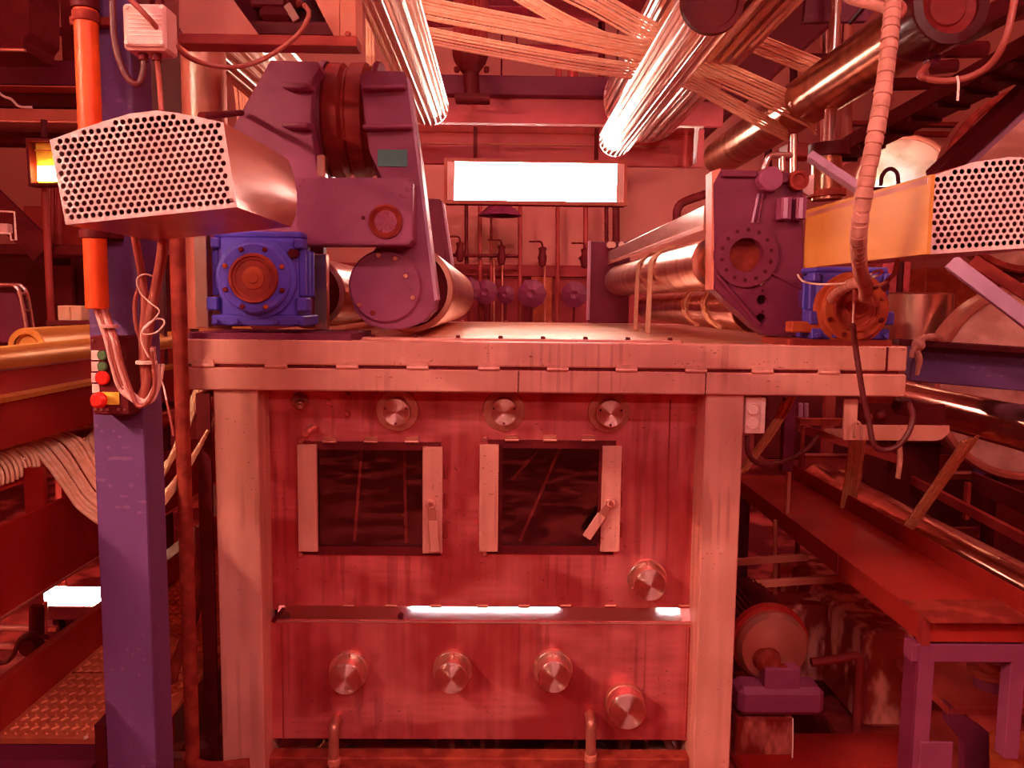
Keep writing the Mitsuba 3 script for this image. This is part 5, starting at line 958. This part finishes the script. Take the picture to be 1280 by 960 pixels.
cable('cable', 'pale cable curving over the dark beams at the top left', [(-10, 108, 5.0), (4, 120, 4.98), (14, 124, 4.98), (24, 133, 4.98), (40, 134, 4.98)], .008, 'cable_white')
t = thing('stair', 'dark steel stair stringer at the left edge', 'stair'); add(t, 'stringer', bar(P(-40, 222, 5.0), P(56, 315, 5.0), .05, .16, .003), 'dark_iron'); add(t, 'landing', rect(-60, 305, 112, 318, 5.05, .4, .004), 'dark_iron')
for i, (u, w, lab) in enumerate(((55, 6, 'red pipe left of the guard, first'), (66, 5, 'red pipe left of the guard, second'), (74, 7, 'red pipe left of the guard, third'))): one('riser_pipe', cyl(P(u, 310, 5.3), P(u, 180, 5.3), S(w / 2, 5.3), 12), 'red_iron', lab, 'pipe')
one('shelf_panel', rect(30, 258, 112, 315, 6.2, .2, .006), 'red_iron', 'red low panel behind the three red pipes', 'panel')
t = thing('dark_cabinet', 'tall dark cabinet row in the shade behind the left machine', 'cabinet')
add(t, 'case', rect(-80, 318, 60, 470, 6.0, .4, .01), 'black_iron'); add(t, 'door', rect(60, 332, 90, 440, 6.0, .06, .006), 'dark_iron'); add(t, 'case', rect(90, 318, 260, 470, 6.1, .3, .01), 'black_iron')
t = thing('tube_chair', 'chair back of chrome tube at the left edge', 'chair'); 
for u0 in (0, 8): add(t, 'tube', tube(Q((-30, 357 + u0 * .1, 3.9 + u0 * .02), (10 + u0, 356, 3.9 + u0 * .02), (20 + u0, 359, 3.9 + u0 * .02), (26 + u0 * 1.1, 372, 3.9 + u0 * .02), (36 + u0, 425, 3.9 + u0 * .02)), .009, 10), 'bright_steel')
for v in (367, 388, 411): add(t, 'rung', cyl(P(26 + (v - 367) * .2, v, 3.9), P(33 + (v - 367) * .2, v, 4.05), .006, 8), 'bright_steel')
add(t, 'backrest', poly([(-40, 366), (18, 366), (26, 380), (34, 428), (-40, 428)], 3.95, 3.99, .004), 'purple_dark')
t = thing('side_table', 'dark low table carrying the wooden block, left of the post', 'table'); add(t, 'top', rect(57, 401, 136, 407, 3.6, .3, .003), 'dark_iron'); add(t, 'apron', rect(62, 407, 112, 428, 3.63, .02), 'black_iron')
a = P(128, 407, 3.62); add(t, 'leg', bx(a[0], a[0] + .05, 3.7, 3.75, 0, a[2]), 'dark_iron')
zt3 = P(80, 401, 3.6)[2]; a, b, c_ = (P(u, 395, 3.66)[0] for u in (72, 88, 102)); h = P(80, 382, 3.66)[2]
t = thing('wooden_block', 'pale wooden block standing on the dark low table', 'block'); add(t, 'half', bx(a, b - .001, 3.66, 3.78, zt3, h, .003), 'pale_wood'); add(t, 'half', bx(b + .001, c_, 3.66, 3.78, zt3, h, .003), 'pale_wood')
t = thing('wall_bracket', 'small white framed bracket at the left edge', 'bracket'); add(t, 'frame', tube(Q((-20, 263, 4.4), (18, 265, 4.4), (20, 300, 4.4), (14, 300, 4.4), (13, 292, 4.4), (-20, 290, 4.4)), .006, 8, 0), 'white_plastic'); add(t, 'box', rect(-15, 279, 9, 291, 4.4, .05, .004), 'box_grey')
# under the tank: pipes and fittings seen between panel and foot beam
for i, (u, m, w) in enumerate(((543, 'bright_steel', .010), (564, 'dull_steel', .014), (584, 'bright_steel', .011), (603, 'dull_steel', .010), (622, 'bright_steel', .010), (720, 'bright_steel', .010), (777, 'bright_steel', .016), (784, 'dull_steel', .012))):
    one('under_pipe', cyl(P(u, 918, 2.72), P(u, 958, 2.72), w, 12), m, '%s steel pipe stub from the left, in the row under the tank' % ('first', 'second', 'third', 'fourth', 'fifth', 'sixth', 'seventh', 'eighth')[i], 'pipe', 'pipe stubs under the tank')
cable('under_pipe', 'bent dull pipe under the left end of the tank panel', [(350, 946, 2.6), (372, 940, 2.62), (392, 940, 2.62), (404, 936, 2.62), (412, 926, 2.62)], .018, 'dull_steel', cat='pipe')
one('under_valve', lathe([(0, -.03), (.02, -.03), (.03, -.01), (.03, .02), (0, .03)], P(436, 944, 2.6), (0, 1, 0), 8), 'bright_steel', 'shining hexagon fitting right of the left drain pipe', 'fitting'); one('under_valve', lathe([(0, -.03), (.02, -.03), (.03, -.01), (.03, .02), (0, .03)], P(750, 941, 2.6), (0, 1, 0), 8), 'bright_steel', 'shining hexagon fitting right of the right drain pipe', 'fitting')
one('under_flask', cyl(P(806, 938, 2.75), P(846, 938, 2.75), .045, 24, b=.01), 'bright_steel', 'pale round canister under the right end of the tank', 'canister'); one('under_stay', bar(P(832, 922, 2.56), P(852, 962, 2.54), .02, .02), 'dull_steel', 'slanting stay before the canister under the tank', 'stay')
one('under_pump', trimesh.creation.icosphere(2, 1).apply_transform(np.diag([.075, .08, .05, 1])).apply_transform(trimesh.transformations.translation_matrix(P(700, 948, 2.8))), 'rust', 'lumpy rusty pump body under the tank', 'pump', smooth=True)

one('backing_board', rect(186, 66, 236, 160, 3.4, .05), 'black_iron', 'black board behind the junction box cables', 'board')
add('backing_board', 'stand', rect(200, 160, 206, 700, 3.41, .03), 'black_iron')

add('mauve_strut', 'post', cyl(P(1077, 238, 2.91), [P(1077, 238, 2.91)[0], 2.91, z_top - .004], .018, 12), 'dark_iron')
add('chain_guard', 'leg', cyl(P(1004, 531, 4.225), [P(1004, 531, 4.225)[0], 4.225, 0], .012, 8), 'rust')
